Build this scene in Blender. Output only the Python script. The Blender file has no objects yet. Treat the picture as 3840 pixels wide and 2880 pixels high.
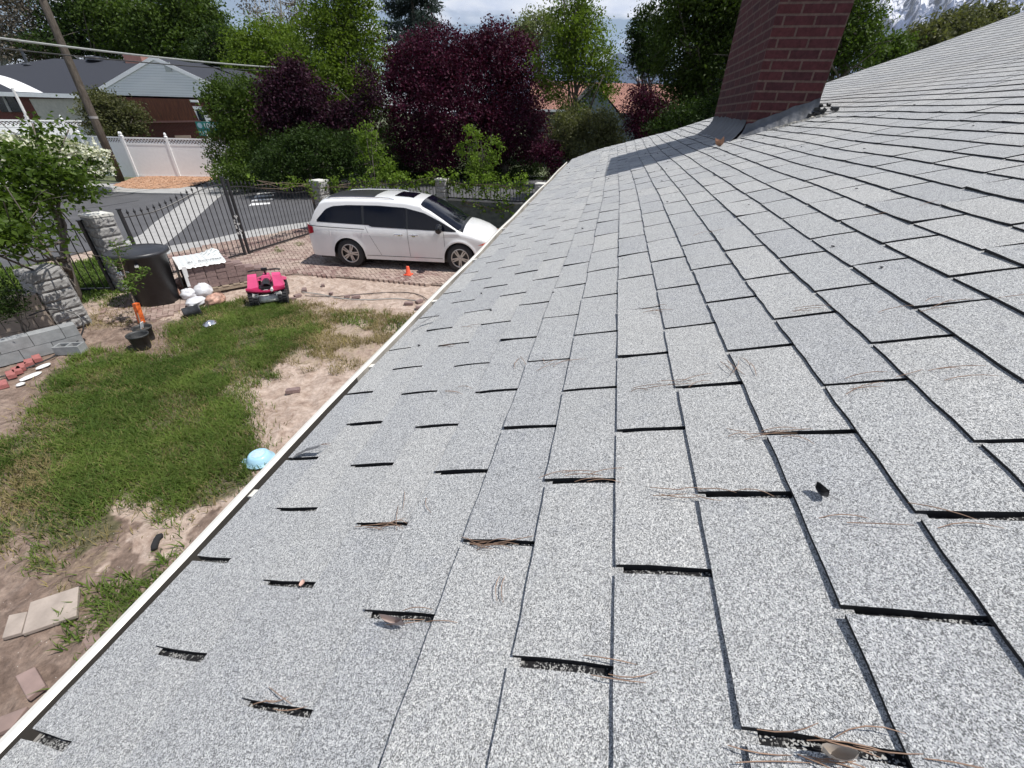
import bpy, bmesh, math, random
import numpy as np
from mathutils import Vector, Matrix
PI = math.pi
R = math.radians
SC = bpy.context.scene
COL = SC.collection

# ------------------------------------------------------------------ camera
F = 1574.9                                   # focal length in pixels of a 3840 wide frame
CAM = Vector((-0.3779, 0.0795, 3.7052))
RW = [Vector((0.21178232, -0.97702485, 0.02388916)),
      Vector((-0.52115173, -0.13357695, -0.84294607)),
      Vector((0.8267703, 0.1660712, -0.53746742))]   # right, down, forward
cd = bpy.data.cameras.new('camera')
cam = bpy.data.objects.new('camera', cd)
COL.objects.link(cam)
cd.sensor_width = 36.0
cd.lens = 36.0 * F / 3840.0
cd.clip_start = 0.02
cd.clip_end = 30000
rt, up, bk = RW[0], -RW[1], -RW[2]
cam.matrix_world = Matrix(((rt.x, up.x, bk.x, CAM.x), (rt.y, up.y, bk.y, CAM.y), (rt.z, up.z, bk.z, CAM.z), (0, 0, 0, 1)))
SC.camera = cam

def ray(u, v):
    d = RW[0] * ((u - 1920) / F) + RW[1] * ((v - 1440) / F) + RW[2]
    return d.normalized()
def G(u, v, z=0.0):
    d = ray(u, v); return CAM + d * ((z - CAM.z) / d.z)
def at(u, v, D):
    d = ray(u, v); return CAM + d * (D / math.hypot(d.x, d.y))

# ------------------------------------------------------------------ light
SUN_EL = R(63); SUN_H = Vector((0.06, -1.0)).normalized()
sund = Vector((SUN_H.x * math.cos(SUN_EL), SUN_H.y * math.cos(SUN_EL), math.sin(SUN_EL)))
ld = bpy.data.lights.new('sun', 'SUN'); ld.energy = 5.0; ld.angle = R(0.53); ld.color = (1.0, 0.96, 0.9)
sun = bpy.data.objects.new('sun', ld); COL.objects.link(sun)
sun.rotation_euler = sund.to_track_quat('Z', 'Y').to_euler()
W = bpy.data.worlds.new('World'); SC.world = W; W.use_nodes = True
nt = W.node_tree; N = nt.nodes; L = nt.links; N.clear()
out = N.new('ShaderNodeOutputWorld'); bg = N.new('ShaderNodeBackground'); bg.inputs[1].default_value = 0.08
sky = N.new('ShaderNodeTexSky'); sky.sky_type = 'NISHITA'; sky.sun_disc = False
sky.sun_elevation = SUN_EL; sky.sun_rotation = math.atan2(SUN_H.x, SUN_H.y)
sky.altitude = 1300; sky.air_density = 1.0; sky.dust_density = 0.25; sky.ozone_density = 2.2
tc = N.new('ShaderNodeTexCoord')
sep = N.new('ShaderNodeSeparateXYZ'); L.new(tc.outputs['Generated'], sep.inputs[0])
zz = N.new('ShaderNodeMath'); zz.operation = 'MAXIMUM'; L.new(sep.outputs[2], zz.inputs[0]); zz.inputs[1].default_value = 0.0
za = N.new('ShaderNodeMath'); za.operation = 'ADD'; L.new(zz.outputs[0], za.inputs[0]); za.inputs[1].default_value = 0.16
dv = N.new('ShaderNodeVectorMath'); dv.operation = 'DIVIDE'; L.new(tc.outputs['Generated'], dv.inputs[0])
cmb = N.new('ShaderNodeCombineXYZ')
for k in range(3): L.new(za.outputs[0], cmb.inputs[k])
L.new(cmb.outputs[0], dv.inputs[1])
nz = N.new('ShaderNodeTexNoise'); nz.inputs['Scale'].default_value = 1.15; nz.inputs['Detail'].default_value = 9; nz.inputs['Roughness'].default_value = 0.56
L.new(dv.outputs[0], nz.inputs['Vector'])
cr = N.new('ShaderNodeValToRGB'); cr.color_ramp.elements[0].position = 0.45; cr.color_ramp.elements[1].position = 0.56
L.new(nz.outputs[0], cr.inputs[0])
nz2 = N.new('ShaderNodeTexNoise'); nz2.inputs['Scale'].default_value = 2.6; nz2.inputs['Detail'].default_value = 6
L.new(dv.outputs[0], nz2.inputs['Vector'])
cr2 = N.new('ShaderNodeValToRGB')
cr2.color_ramp.elements[0].position = 0.35; cr2.color_ramp.elements[0].color = (8.0, 9.0, 11.3, 1)
cr2.color_ramp.elements[1].position = 0.6; cr2.color_ramp.elements[1].color = (13.4, 13.5, 13.9, 1)
L.new(nz2.outputs[0], cr2.inputs[0])
lowz = N.new('ShaderNodeMapRange'); L.new(zz.outputs[0], lowz.inputs[0]); lowz.inputs[1].default_value = 0.35; lowz.inputs[2].default_value = 0.75; lowz.inputs[3].default_value = 1.0; lowz.inputs[4].default_value = 0.15
cm = N.new('ShaderNodeMath'); cm.operation = 'MULTIPLY'; L.new(cr.outputs[0], cm.inputs[0]); L.new(lowz.outputs[0], cm.inputs[1])
mx = N.new('ShaderNodeMixRGB'); L.new(cm.outputs[0], mx.inputs[0]); L.new(sky.outputs[0], mx.inputs[1]); L.new(cr2.outputs[0], mx.inputs[2])
L.new(mx.outputs[0], bg.inputs[0]); L.new(bg.outputs[0], out.inputs[0])
SC.view_settings.view_transform = 'Standard'; SC.view_settings.look = 'None'
SC.view_settings.exposure = 0.2; SC.view_settings.gamma = 1.0
SC.cycles.max_bounces = 6; SC.cycles.diffuse_bounces = 3; SC.cycles.glossy_bounces = 3
SC.cycles.transmission_bounces = 4; SC.cycles.transparent_max_bounces = 6

rnd = random.Random(7)
NR = np.random.default_rng(11)

# ------------------------------------------------------------------ materials
class MT:
    """small node helper"""
    def __init__(s, name, rough=0.7, metal=0.0, spec=0.5):
        s.m = bpy.data.materials.new(name); s.m.use_nodes = True
        s.t = s.m.node_tree; s.n = s.t.nodes; s.l = s.t.links
        s.b = s.n['Principled BSDF']
        s.b.inputs['Roughness'].default_value = rough; s.b.inputs['Metallic'].default_value = metal
        s.b.inputs['Specular IOR Level'].default_value = spec
        s.tc = s.n.new('ShaderNodeTexCoord')
    def co(s, which='Object', scale=(1, 1, 1), rot=(0, 0, 0)):
        mp = s.n.new('ShaderNodeMapping'); s.l.new(s.tc.outputs[which], mp.inputs[0])
        mp.inputs['Scale'].default_value = scale; mp.inputs['Rotation'].default_value = rot
        return mp.outputs[0]
    def noise(s, vec, scale, detail=4, rough=0.55, dist=0):
        n = s.n.new('ShaderNodeTexNoise'); s.l.new(vec, n.inputs['Vector'])
        n.inputs['Scale'].default_value = scale; n.inputs['Detail'].default_value = detail
        n.inputs['Roughness'].default_value = rough; n.inputs['Distortion'].default_value = dist
        return n.outputs[0]
    def voro(s, vec, scale, feature='F1'):
        n = s.n.new('ShaderNodeTexVoronoi'); n.feature = feature; s.l.new(vec, n.inputs['Vector']); n.inputs['Scale'].default_value = scale
        return n
    def ramp(s, fac, stops, interp='LINEAR'):
        n = s.n.new('ShaderNodeValToRGB'); s.l.new(fac, n.inputs[0]); cr = n.color_ramp; cr.interpolation = interp
        while len(cr.elements) > 1: cr.elements.remove(cr.elements[-1])
        cr.elements[0].position = stops[0][0]; cr.elements[0].color = (*stops[0][1], 1)
        for p, c in stops[1:]:
            e = cr.elements.new(p); e.color = (*c, 1)
        return n.outputs[0]
    def mix(s, fac, a, b, mode='MIX'):
        n = s.n.new('ShaderNodeMixRGB'); n.blend_type = mode
        for i, x in ((0, fac), (1, a), (2, b)):
            if isinstance(x, (int, float)): n.inputs[i].default_value = x if i == 0 else (x, x, x, 1)
            elif isinstance(x, tuple): n.inputs[i].default_value = (*x, 1)
            else: s.l.new(x, n.inputs[i])
        return n.outputs[0]
    def attr(s, name):
        n = s.n.new('ShaderNodeAttribute'); n.attribute_name = name; return n
    def col(s, x):
        if isinstance(x, tuple): s.b.inputs['Base Color'].default_value = (*x, 1)
        else: s.l.new(x, s.b.inputs['Base Color'])
    def bump(s, h, strength=0.3, dist=0.01):
        n = s.n.new('ShaderNodeBump'); n.inputs['Strength'].default_value = strength; n.inputs['Distance'].default_value = dist
        s.l.new(h, n.inputs['Height']); s.l.new(n.outputs[0], s.b.inputs['Normal'])
    def rough(s, fac, lo, hi):
        n = s.n.new('ShaderNodeMapRange'); s.l.new(fac, n.inputs[0]); n.inputs[3].default_value = lo; n.inputs[4].default_value = hi
        s.l.new(n.outputs[0], s.b.inputs['Roughness'])

def simple(name, c, rough=0.6, metal=0.0, var=0.12, scale=6.0, bump=0.0, spec=0.5, bscale=40):
    m = MT(name, rough, metal, spec); v = m.co()
    n = m.noise(v, scale, 5)
    lo = tuple(x * (1 - var) for x in c); hi = tuple(min(1, x * (1 + var)) for x in c)
    m.col(m.ramp(n, [(0.3, lo), (0.7, hi)]))
    m.rough(n, max(0.02, rough - 0.08), min(1, rough + 0.08))
    if bump: m.bump(m.noise(v, bscale, 4), bump, 0.01)
    return m.m

def mat_granules():
    m = MT('mineral_granules', 0.9, spec=0.25); v = m.co()
    vo = m.voro(v, 950)                      # granules
    sp = m.n.new('ShaderNodeSeparateXYZ'); m.l.new(vo.outputs['Color'], sp.inputs[0])
    c = m.ramp(sp.outputs[0], [(0.0, (0.03, 0.032, 0.035)), (0.2, (0.13, 0.14, 0.145)), (0.34, (0.38, 0.39, 0.40)), (0.52, (0.55, 0.56, 0.565)), (0.8, (0.80, 0.80, 0.78))], 'CONSTANT')
    c = m.mix(0.22, c, (0.49, 0.495, 0.50)); cl_ = m.noise(v, 260, 3, .6); c = m.mix(1.0, c, m.ramp(cl_, [(0.34, (0.62, 0.63, 0.65)), (0.5, (1, 1, 1)), (0.68, (1.16, 1.16, 1.15))]), 'MULTIPLY')
    big = m.noise(v, 2.2, 5, 0.6)
    c = m.mix(m.ramp(big, [(0.35, (0, 0, 0)), (0.7, (0.5, 0.5, 0.5))]), c, m.mix(0.35, c, (0.40, 0.39, 0.365)))
    med = m.noise(v, 22, 4, 0.6)
    c = m.mix(m.ramp(med, [(0.56, (0, 0, 0)), (0.75, (0.45, 0.45, 0.45))]), c, m.mix(1.0, c, (0.72, 0.74, 0.8), 'MULTIPLY'))
    tab = m.attr('tab')
    c = m.mix(1.0, c, m.ramp(tab.outputs['Fac'], [(0, (0.84, 0.845, 0.86)), (0.5, (0.90, 0.90, 0.90)), (1, (0.98, 0.97, 0.955))]), 'MULTIPLY')
    m.col(c); m.bump(m.mix(.5, vo.outputs['Distance'], cl_), 0.6, 0.002)
    return m.m
def mat_slot():
    m = MT('bare_asphalt_mat', 0.85, spec=0.3); v = m.co()
    vo = m.voro(v, 600); sp = m.n.new('ShaderNodeSeparateXYZ'); m.l.new(vo.outputs['Color'], sp.inputs[0])
    gr = m.ramp(sp.outputs[1], [(0, (0.012, 0.012, 0.014)), (0.66, (0.45, 0.45, 0.44))], 'CONSTANT')
    m.col(m.mix(m.ramp(m.noise(v, 75, 4), [(0.40, (0, 0, 0)), (0.55, (1, 1, 1))]), (0.012, 0.012, 0.014), gr))
    return m.m
def mat_brick(name, c1, c2, mortar, bw=0.20, rh=0.076, ms=0.010, axis='Generated', uvn=None, rough=0.85):
    m = MT(name, rough, spec=0.2)
    uv = m.n.new('ShaderNodeUVMap'); uv.uv_map = 'uv'
    b = m.n.new('ShaderNodeTexBrick'); m.l.new(uv.outputs[0], b.inputs['Vector'])
    b.inputs['Scale'].default_value = 1; b.inputs['Brick Width'].default_value = bw; b.inputs['Row Height'].default_value = rh
    b.inputs['Mortar Size'].default_value = ms; b.inputs['Mortar Smooth'].default_value = 0.2; b.inputs['Bias'].default_value = 0
    b.inputs['Color1'].default_value = (*c1, 1); b.inputs['Color2'].default_value = (*c2, 1); b.inputs['Mortar'].default_value = (*mortar, 1)
    v = m.co(); n = m.noise(v, 30, 6, 0.65)
    m.col(m.mix(1.0, b.outputs[0], m.ramp(n, [(0.25, (0.55, 0.55, 0.55)), (0.75, (1.25, 1.25, 1.25))]), 'MULTIPLY'))
    inv = m.mix(0.06, m.mix(1.0, (1, 1, 1), b.outputs['Fac'], 'SUBTRACT'), n)
    m.bump(inv, 0.6, 0.008)
    return m.m
def mat_leaf(name, c_dark, c_light, trans=0.35, rough=0.45):
    m = MT(name, rough + .1, spec=0.16)
    a = m.attr('rnd')
    n = m.noise(m.co(), 0.9, 3)
    c = m.ramp(a.outputs['Fac'], [(0.0, c_dark), (1.0, c_light)])
    c = m.mix(1.0, c, m.ramp(n, [(0.3, (0.8, 0.8, 0.8)), (0.7, (1.2, 1.2, 1.15))]), 'MULTIPLY')
    m.col(c)
    tr = m.n.new('ShaderNodeBsdfTranslucent'); m.l.new(m.mix(1.0, c, (1.25, 1.35, 0.7), 'MULTIPLY'), tr.inputs[0])
    ms = m.n.new('ShaderNodeMixShader'); ms.inputs[0].default_value = trans
    o = m.n['Material Output']; m.l.new(m.b.outputs[0], ms.inputs[1]); m.l.new(tr.outputs[0], ms.inputs[2]); m.l.new(ms.outputs[0], o.inputs[0])
    return m.m
def mat_bark(name, c=(0.09, 0.075, 0.06), c2=(0.2, 0.18, 0.16)):
    m = MT(name, 0.95, spec=0.1); v = m.co(scale=(1, 1, 0.25)); n = m.noise(v, 14, 6, 0.7, 0.6)
    m.col(m.ramp(n, [(0.35, c), (0.68, c2)])); m.bump(n, 0.8, 0.03); return m.m

M = {}
M['gran'] = mat_granules(); M['slot'] = mat_slot()
M['edge'] = simple('shingle_cut_edge', (0.02, 0.02, 0.022), 0.9)
M['gutter'] = simple('gutter_enamel', (0.78, 0.76, 0.70), 0.35, var=0.05, scale=3)
M['drip'] = simple('grimy_drip_edge', (0.42, 0.40, 0.36), 0.5, var=0.3, scale=9)
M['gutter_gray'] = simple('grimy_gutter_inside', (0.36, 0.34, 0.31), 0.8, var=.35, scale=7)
M['gutter_in'] = simple('dark_gutter_inside', (0.05, 0.045, 0.04), 0.9)
M['chim'] = mat_brick('chimney_brick', (0.09, 0.028, 0.030), (0.058, 0.021, 0.025), (0.125, 0.082, 0.070), bw=0.245, rh=0.076, ms=0.009)
M['flash'] = simple('roof_cement_flashing', (0.075, 0.082, 0.098), 0.6, var=0.35, scale=12, bump=0.5, bscale=25)
M['tar'] = simple('black_roof_tar', (0.02, 0.02, 0.022), 0.4, bump=0.4)
M['black_iron'] = simple('black_iron', (0.022, 0.021, 0.024), 0.42, var=0.25, scale=20)
M['white_vinyl'] = simple('white_vinyl', (0.84, 0.85, 0.86), 0.35, var=0.03)
M['rubber'] = simple('rubber', (0.025, 0.025, 0.027), 0.75, var=0.3, scale=30, bump=0.4)
M['blk_plastic'] = simple('black_plastic', (0.016, 0.016, 0.018), 0.42, var=0.3, scale=14, bump=0.15, bscale=12)
M['pot'] = simple('dusty_black_plastic', (0.035, 0.037, 0.038), 0.55, var=0.4, scale=20)
M['pink'] = simple('pink_plastic', (0.66, 0.08, 0.21), 0.3, var=0.08)
M['darkpink'] = simple('crimson_plastic', (0.34, 0.012, 0.065), 0.3, var=0.1)
M['silver'] = simple('dusty_silver_plastic', (0.72, 0.71, 0.69), 0.4, metal=0.0, var=0.2, scale=25)
M['cone'] = simple('orange_plastic', (0.85, 0.11, 0.05), 0.5, var=0.15, scale=20)
M['bowl'] = simple('pale_blue_plastic', (0.36, 0.60, 0.74), 0.3, var=0.05)
M['bowl_in'] = simple('scuffed_base_ring', (0.47, 0.62, 0.72), 0.5, var=0.15, scale=40)
M['concrete'] = simple('concrete', (0.30, 0.29, 0.285), 0.9, var=0.18, scale=4, bump=0.3)
M['kerb'] = simple('kerb_concrete', (0.36, 0.355, 0.345), 0.9, var=0.15, scale=3, bump=0.2)
M['asphalt'] = simple('asphalt', (0.088, 0.088, 0.094), 0.9, var=0.16, scale=1.2, bump=0.4, bscale=120)
M['paint'] = simple('road_paint', (0.72, 0.72, 0.72), 0.7, var=0.08)
M['cmu'] = simple('split_face_block', (0.27, 0.265, 0.26), 0.95, var=0.35, scale=14, bump=1.0, bscale=22)
M['cmu_s'] = simple('smooth_block', (0.27, 0.28, 0.285), 0.92, var=0.18, scale=8, bump=0.25)
M['cmu_tan'] = simple('tan_block', (0.34, 0.28, 0.23), 0.92, var=0.2, scale=8, bump=0.25)
M['cap'] = simple('pale_cap_stone', (0.62, 0.61, 0.57), 0.9, var=0.15, scale=9, bump=0.2)
M['darkblock'] = simple('weathered_grey_block', (0.10, 0.11, 0.105), 0.95, var=0.3, scale=6, bump=0.5)
M['mulch'] = simple('wood_mulch', (0.43, 0.255, 0.16), 0.95, var=0.35, scale=30, bump=1.0, bscale=30)
M['paver'] = simple('paver_brick', (0.22, 0.155, 0.145), 0.9, var=0.25, scale=15, bump=0.3)
M['paver_red'] = simple('red_brick', (0.36, 0.13, 0.12), 0.9, var=0.2, scale=15, bump=0.3)
M['slab'] = simple('sandstone_slab', (0.36, 0.305, 0.265), 0.9, var=0.2, scale=6, bump=0.3)
M['bag_w'] = simple('white_plastic_bag', (0.62, 0.63, 0.66), 0.4, var=0.15, scale=8)
M['bag_o'] = simple('orange_net_bag', (0.42, 0.25, 0.19), 0.55, var=0.55, scale=14)
M['pole'] = mat_bark('creosote_pole', (0.075, 0.062, 0.052), (0.15, 0.13, 0.11))
M['bark'] = mat_bark('bark'); M['bark_pale'] = mat_bark('pale_bark', (0.2, 0.19, 0.17), (0.42, 0.41, 0.38))
M['twig'] = simple('twig', (0.16, 0.12, 0.09), 0.9)
M['wood_pallet'] = simple('pallet_wood', (0.30, 0.24, 0.18), 0.9, var=0.3, scale=15)
M['foil'] = simple('crumpled_foil', (0.75, 0.75, 0.78), 0.18, metal=0.9, var=0.1)
M['needle'] = simple('dry_pine_needle', (0.27, 0.17, 0.115), 0.7, var=0.3, scale=30)
M['leafdry'] = simple('dry_leaf', (0.30, 0.16, 0.10), 0.8, var=0.3, scale=40)
M['wire'] = simple('pale_cable', (0.30, 0.31, 0.30), 0.5); M['wire_d'] = simple('dark_cable', (0.03, 0.03, 0.03), 0.6)
M['hose'] = simple('dark_hose', (0.07, 0.06, 0.055), 0.5)

# ------------------------------------------------------------------ mesh helpers
class MB:
    def __init__(s): s.v = []; s.f = []; s.uv = []; s.mi = []
    def quad(s, a, b, c, d, uv=None, mi=0):
        i = len(s.v); s.v += [tuple(a), tuple(b), tuple(c), tuple(d)]; s.f.append((i, i + 1, i + 2, i + 3)); s.uv.append(uv or ((0, 0), (1, 0), (1, 1), (0, 1))); s.mi.append(mi)
    def tri(s, a, b, c, mi=0):
        i = len(s.v); s.v += [tuple(a), tuple(b), tuple(c)]; s.f.append((i, i + 1, i + 2)); s.uv.append(((0, 0), (1, 0), (1, 1))); s.mi.append(mi)
    def box(s, c, size, rz=0, tilt=None, mi=0, rx=0, ry=0):
        hx, hy, hz = size[0] / 2, size[1] / 2, size[2] / 2
        m = Matrix.Translation(Vector(c)) @ Matrix.Rotation(rz, 4, 'Z') @ Matrix.Rotation(ry, 4, 'Y') @ Matrix.Rotation(rx, 4, 'X')
        s.hexa([m @ Vector((x * hx, y * hy, z * hz)) for z in (-1, 1) for x, y in ((-1, -1), (1, -1), (1, 1), (-1, 1))], mi)
    def hexa(s, P, mi=0):      # 4 bottom, 4 top, ccw
        P = [Vector(p) for p in P]
        for q in ((3, 2, 1, 0), (4, 5, 6, 7), (0, 1, 5, 4), (1, 2, 6, 5), (2, 3, 7, 6), (3, 0, 4, 7)):
            a, b, c, d = (P[k] for k in q); w = (b - a).length; h = (d - a).length
            s.quad(a, b, c, d, ((0, 0), (w, 0), (w, h), (0, h)), mi)
    def tube(s, pts, rad, n=8, cap=True, mi=0):
        pts = [Vector(p) for p in pts]; k = len(pts)
        if not isinstance(rad, (list, tuple)): rad = [rad] * k
        base = len(s.v); prev = None
        for i, p in enumerate(pts):
            d = (pts[min(i + 1, k - 1)] - pts[max(i - 1, 0)]); d = d.normalized() if d.length > 1e-9 else Vector((0, 0, 1))
            if prev is None: a = d.orthogonal().normalized()
            else:
                a = prev - d * prev.dot(d); a = a.normalized() if a.length > 1e-6 else d.orthogonal().normalized()
            prev = a; b = d.cross(a)
            for j in range(n):
                t = 2 * PI * j / n; s.v.append(tuple(p + (a * math.cos(t) + b * math.sin(t)) * rad[i]))
        for i in range(k - 1):
            for j in range(n):
                q = (base + i * n + j, base + i * n + (j + 1) % n, base + (i + 1) * n + (j + 1) % n, base + (i + 1) * n + j)
                s.f.append(q); s.uv.append(((0, 0),) * 4); s.mi.append(mi)
        if cap:
            s.f.append(tuple(base + j for j in reversed(range(n)))); s.uv.append(((0, 0),) * n); s.mi.append(mi)
            s.f.append(tuple(base + (k - 1) * n + j for j in range(n))); s.uv.append(((0, 0),) * n); s.mi.append(mi)
    def lathe(s, prof, c=(0, 0, 0), n=32, mi=0, mat=None, wob=0.0):
        base = len(s.v); mat = mat or Matrix.Identity(4)
        for (r, z) in prof:
            for j in range(n):
                t = 2 * PI * j / n; rr = r * (1 + wob * math.sin(3 * t + z * 5))
                s.v.append(tuple(mat @ Vector((c[0] + rr * math.cos(t), c[1] + rr * math.sin(t), c[2] + z))))
        for i in range(len(prof) - 1):
            for j in range(n):
                s.f.append((base + i * n + j, base + i * n + (j + 1) % n, base + (i + 1) * n + (j + 1) % n, base + (i + 1) * n + j)); s.uv.append(((0, 0),) * 4); s.mi.append(mi)
    def grid(s, P, mi=0, closeu=False):   # P[i][j]
        base = len(s.v); a = len(P); b = len(P[0])
        for r_ in P:
            for p in r_: s.v.append(tuple(p))
        for i in range(a - 1):
            for j in range(b - 1):
                s.f.append((base + i * b + j, base + (i + 1) * b + j, base + (i + 1) * b + j + 1, base + i * b + j + 1)); s.uv.append(((i, j),) * 4); s.mi.append(mi)
    def prism(s, poly, z0, z1, mi=0):
        n = len(poly); b = len(s.v)
        s.v += [(p[0], p[1], z0) for p in poly] + [(p[0], p[1], z1) for p in poly]
        s.f.append(tuple(b + n + i for i in range(n))); s.uv.append(tuple((p[0], p[1]) for p in poly)); s.mi.append(mi)
        s.f.append(tuple(b + i for i in reversed(range(n)))); s.uv.append(((0, 0),) * n); s.mi.append(mi)
        for i in range(n):
            j = (i + 1) % n; s.f.append((b + i, b + j, b + n + j, b + n + i)); s.uv.append(((0, 0),) * 4); s.mi.append(mi)
    def build(s, name, mat, parent=None, smooth=False, bevel=0, loc=None, rz=0, ccw=False):
        me = bpy.data.meshes.new(name); me.from_pydata(s.v, [], s.f)
        if len(s.uv) == len(s.f):
            ul = me.uv_layers.new(name='uv'); fl = [c for u in s.uv for p in u for c in p]
            if len(fl) == 2 * len(me.loops): ul.data.foreach_set('uv', fl)
        mats = mat if isinstance(mat, (list, tuple)) else [mat]
        for mm in mats: me.materials.append(mm)
        if len(mats) > 1: me.polygons.foreach_set('material_index', s.mi)
        if ccw or smooth:
            bm = bmesh.new(); bm.from_mesh(me)
            if smooth: bmesh.ops.remove_doubles(bm, verts=bm.verts, dist=1e-5)
            bmesh.ops.recalc_face_normals(bm, faces=bm.faces); bm.to_mesh(me); bm.free()
        if smooth: me.polygons.foreach_set('use_smooth', [True] * len(me.polygons))
        me.update()
        o = bpy.data.objects.new(name, me); COL.objects.link(o)
        if parent is not None: o.parent = parent
        if loc is not None: o.location = loc
        if rz: o.rotation_euler.z = rz
        if bevel:
            bv = o.modifiers.new('bevel', 'BEVEL'); bv.width = bevel; bv.segments = 2; bv.limit_method = 'ANGLE'; bv.angle_limit = R(40)
        return o
def tag(o, label=None, cat=None, group=None, kind=None):
    if label: o['label'] = label
    if cat: o['category'] = cat
    if group: o['group'] = group
    if kind: o['kind'] = kind
    return o
def empty(name, loc, label, cat, group=None, rz=0):
    o = bpy.data.objects.new(name, None); COL.objects.link(o); o.location = loc; o.rotation_euler.z = rz
    o.empty_display_size = 0.2
    return tag(o, label, cat, group)
def struct(o): o['kind'] = 'structure'; return o
def copy_tree(o, parent=None):
    c = o.copy(); COL.objects.link(c); c.parent = parent
    for ch in list(o.children): copy_tree(ch, c)
    return c
def lrot(v, rz): return Matrix.Rotation(rz, 3, 'Z') @ Vector(v)
def clampn(x, a=0.0, b=1.0): return max(a, min(b, x))
def sstep(a, b, x):
    t = clampn((x - a) / (b - a)); return t * t * (3 - 2 * t)

# ================================================================== OWN HOUSE (roof underfoot)
GZ0 = 3.163
RA = Vector((0.9999, 0.0, 0.0170)); RB = Vector((-0.0051, -0.9542, 0.2993)); RU = Vector((-0.0162, 0.2993, 0.954))
RO = Vector((0, 0, GZ0))
TW, EX = 0.3048, 0.127
A_END = 8.9
LIFT_B = [(-1.2, -.05), (-1.0, -.03), (-.5, .012), (-.3, .018), (.9, -.03), (1.6, -.01), (3.1, -.02), (4.5, .046), (5.6, .13), (7, .2), (12, .3)]
def interp(T, x):
    if x <= T[0][0]: return T[0][1]
    for (a, b), (c, d) in zip(T, T[1:]):
        if x <= c: return b + (d - b) * (x - a) / (c - a)
    return T[-1][1]
def bshift(a, b):
    s1 = -0.032 * sstep(2.8, 6.0, a)
    back = sstep(6.3, 8.6, a)
    keep = sstep(0.3, 0.0, b)
    return s1 * (1 - back * 0.75 * (1 - keep)) - 0.02 * back * keep
def wave(a, b):
    w = 0.0022 * math.sin(a * 3.1 + b * 1.7) + 0.0018 * math.sin(a * 5.3 - b * 3.9 + 1) + 0.004 * math.sin(a * 1.1 + 0.8 * b)
    return w + interp(LIFT_B, b) * sstep(4.0, A_END, a)
def rp(a, b, h=0.0):
    bb = b + bshift(a, b)
    return RO + RA * a + RB * bb + RU * (h + wave(a, b))

house = empty('house', (4, -3, 0), 'single-storey house whose grey shingle roof fills the foreground', 'house')
Hinv = Matrix.Translation(-Vector((4, -3, 0)))
def hp(p): return Vector(p) - Vector((4, -3, 0))
E_B = -0.872
# underlayer sheet (the dark mat seen in the slots)
mb = MB()
NA, NB = 60, 66
mb.grid([[hp(rp(-2.2 + (A_END - 0.01 + 2.2) * i / NA, E_B + 0.012 + (9.6 - E_B) * j / NB, -0.0055)) for j in range(NB + 1)] for i in range(NA + 1)])
roof = mb.build('roof_deck', M['slot'], house)
# shingle tabs
mb = MB(); tabs = []
nrow = 83
for j in range(-7, nrow - 7):
    b0 = j * EX if j > -7 else E_B; b1 = (j + 1) * EX + 0.012
    off = 0.424 * j
    k0 = math.floor(-2.2 / TW - off) + 1
    k = k0
    while True:
        a0 = (k + off) * TW; a1 = a0 + TW
        if a0 > A_END - 0.02: break
        if a1 > A_END: a1 = A_END
        rr = random.Random(j * 977 + k)
        g = 0.0105 * rr.uniform(0.8, 1.25)
        a0 += g; a1 -= 0.0 * g
        da = rr.gauss(0, 0.0012); a0 += da
        near = a0 < 3.2 and b0 < 2.2
        ns, nt_ = (6, 3) if near else ((3, 2) if a0 < 6.5 and b0 < 4 else (2, 1))
        lift0, lift1 = (abs(rr.gauss(0, 0.0010)), abs(rr.gauss(0, 0.0010))) if b0 < 2.5 else (0, 0)
        curl = rr.choice([0, 0, 0, 0, 0.002, 0.004]) if -0.5 < b0 < 2 else 0
        th = 0.0068 if b0 < 2.5 else 0.0052
        jit = rr.gauss(0, 0.0011 if b0 < 2.5 else .0005)
        top = []
        for s in range(ns + 1):
            row = []; f = s / ns; a = a0 + (a1 - a0) * f
            edge = (b0 + jit + 0.0009 * math.sin(a * 61 + j) + 0.0006 * math.sin(a * 143 + j * 2))
            for t in range(nt_ + 1):
                q = t / nt_
                bq = edge + (b1 - edge) * q
                h = 0.0012 + (th - 0.0012 + lift0 * (1 - f) + lift1 * f) * (1 - q) + curl * (1 - q) ** 3 * (abs(2 * f - 1) ** 2) + 0.0016 * math.sin(PI * q) * (0.5 + 0.5 * math.sin(k * 1.7 + j))
                aa = a + (0.0012 * math.sin(q * 5 + k + j) if s in (0, ns) else 0)
                row.append(hp(rp(aa, bq, h)))
            top.append(row)
        v0 = len(mb.f)
        mb.grid(top, 0)
        tv = rr.random()
        # skirts: butt edge and the two slot sides
        def down(p, d): return p - RU * d
        for s in range(ns):
            p, q = top[s][0], top[s + 1][0]; mb.quad(down(p, th), down(q, th), q, p, None, 1)
        for t in range(nt_):
            p, q = top[0][t], top[0][t + 1]; mb.quad(down(q, .014), down(p, .014), p, q, None, 1)
            p, q = top[-1][t], top[-1][t + 1]; mb.quad(down(p, .014), down(q, .014), q, p, None, 1)
        tabs += [tv] * (len(mb.f) - v0)
        k += 1
sh = mb.build('shingles', [M['gran'], M['edge']], roof)
at_ = sh.data.attributes.new('tab', 'FLOAT', 'FACE'); at_.data.foreach_set('value', tabs)
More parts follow.
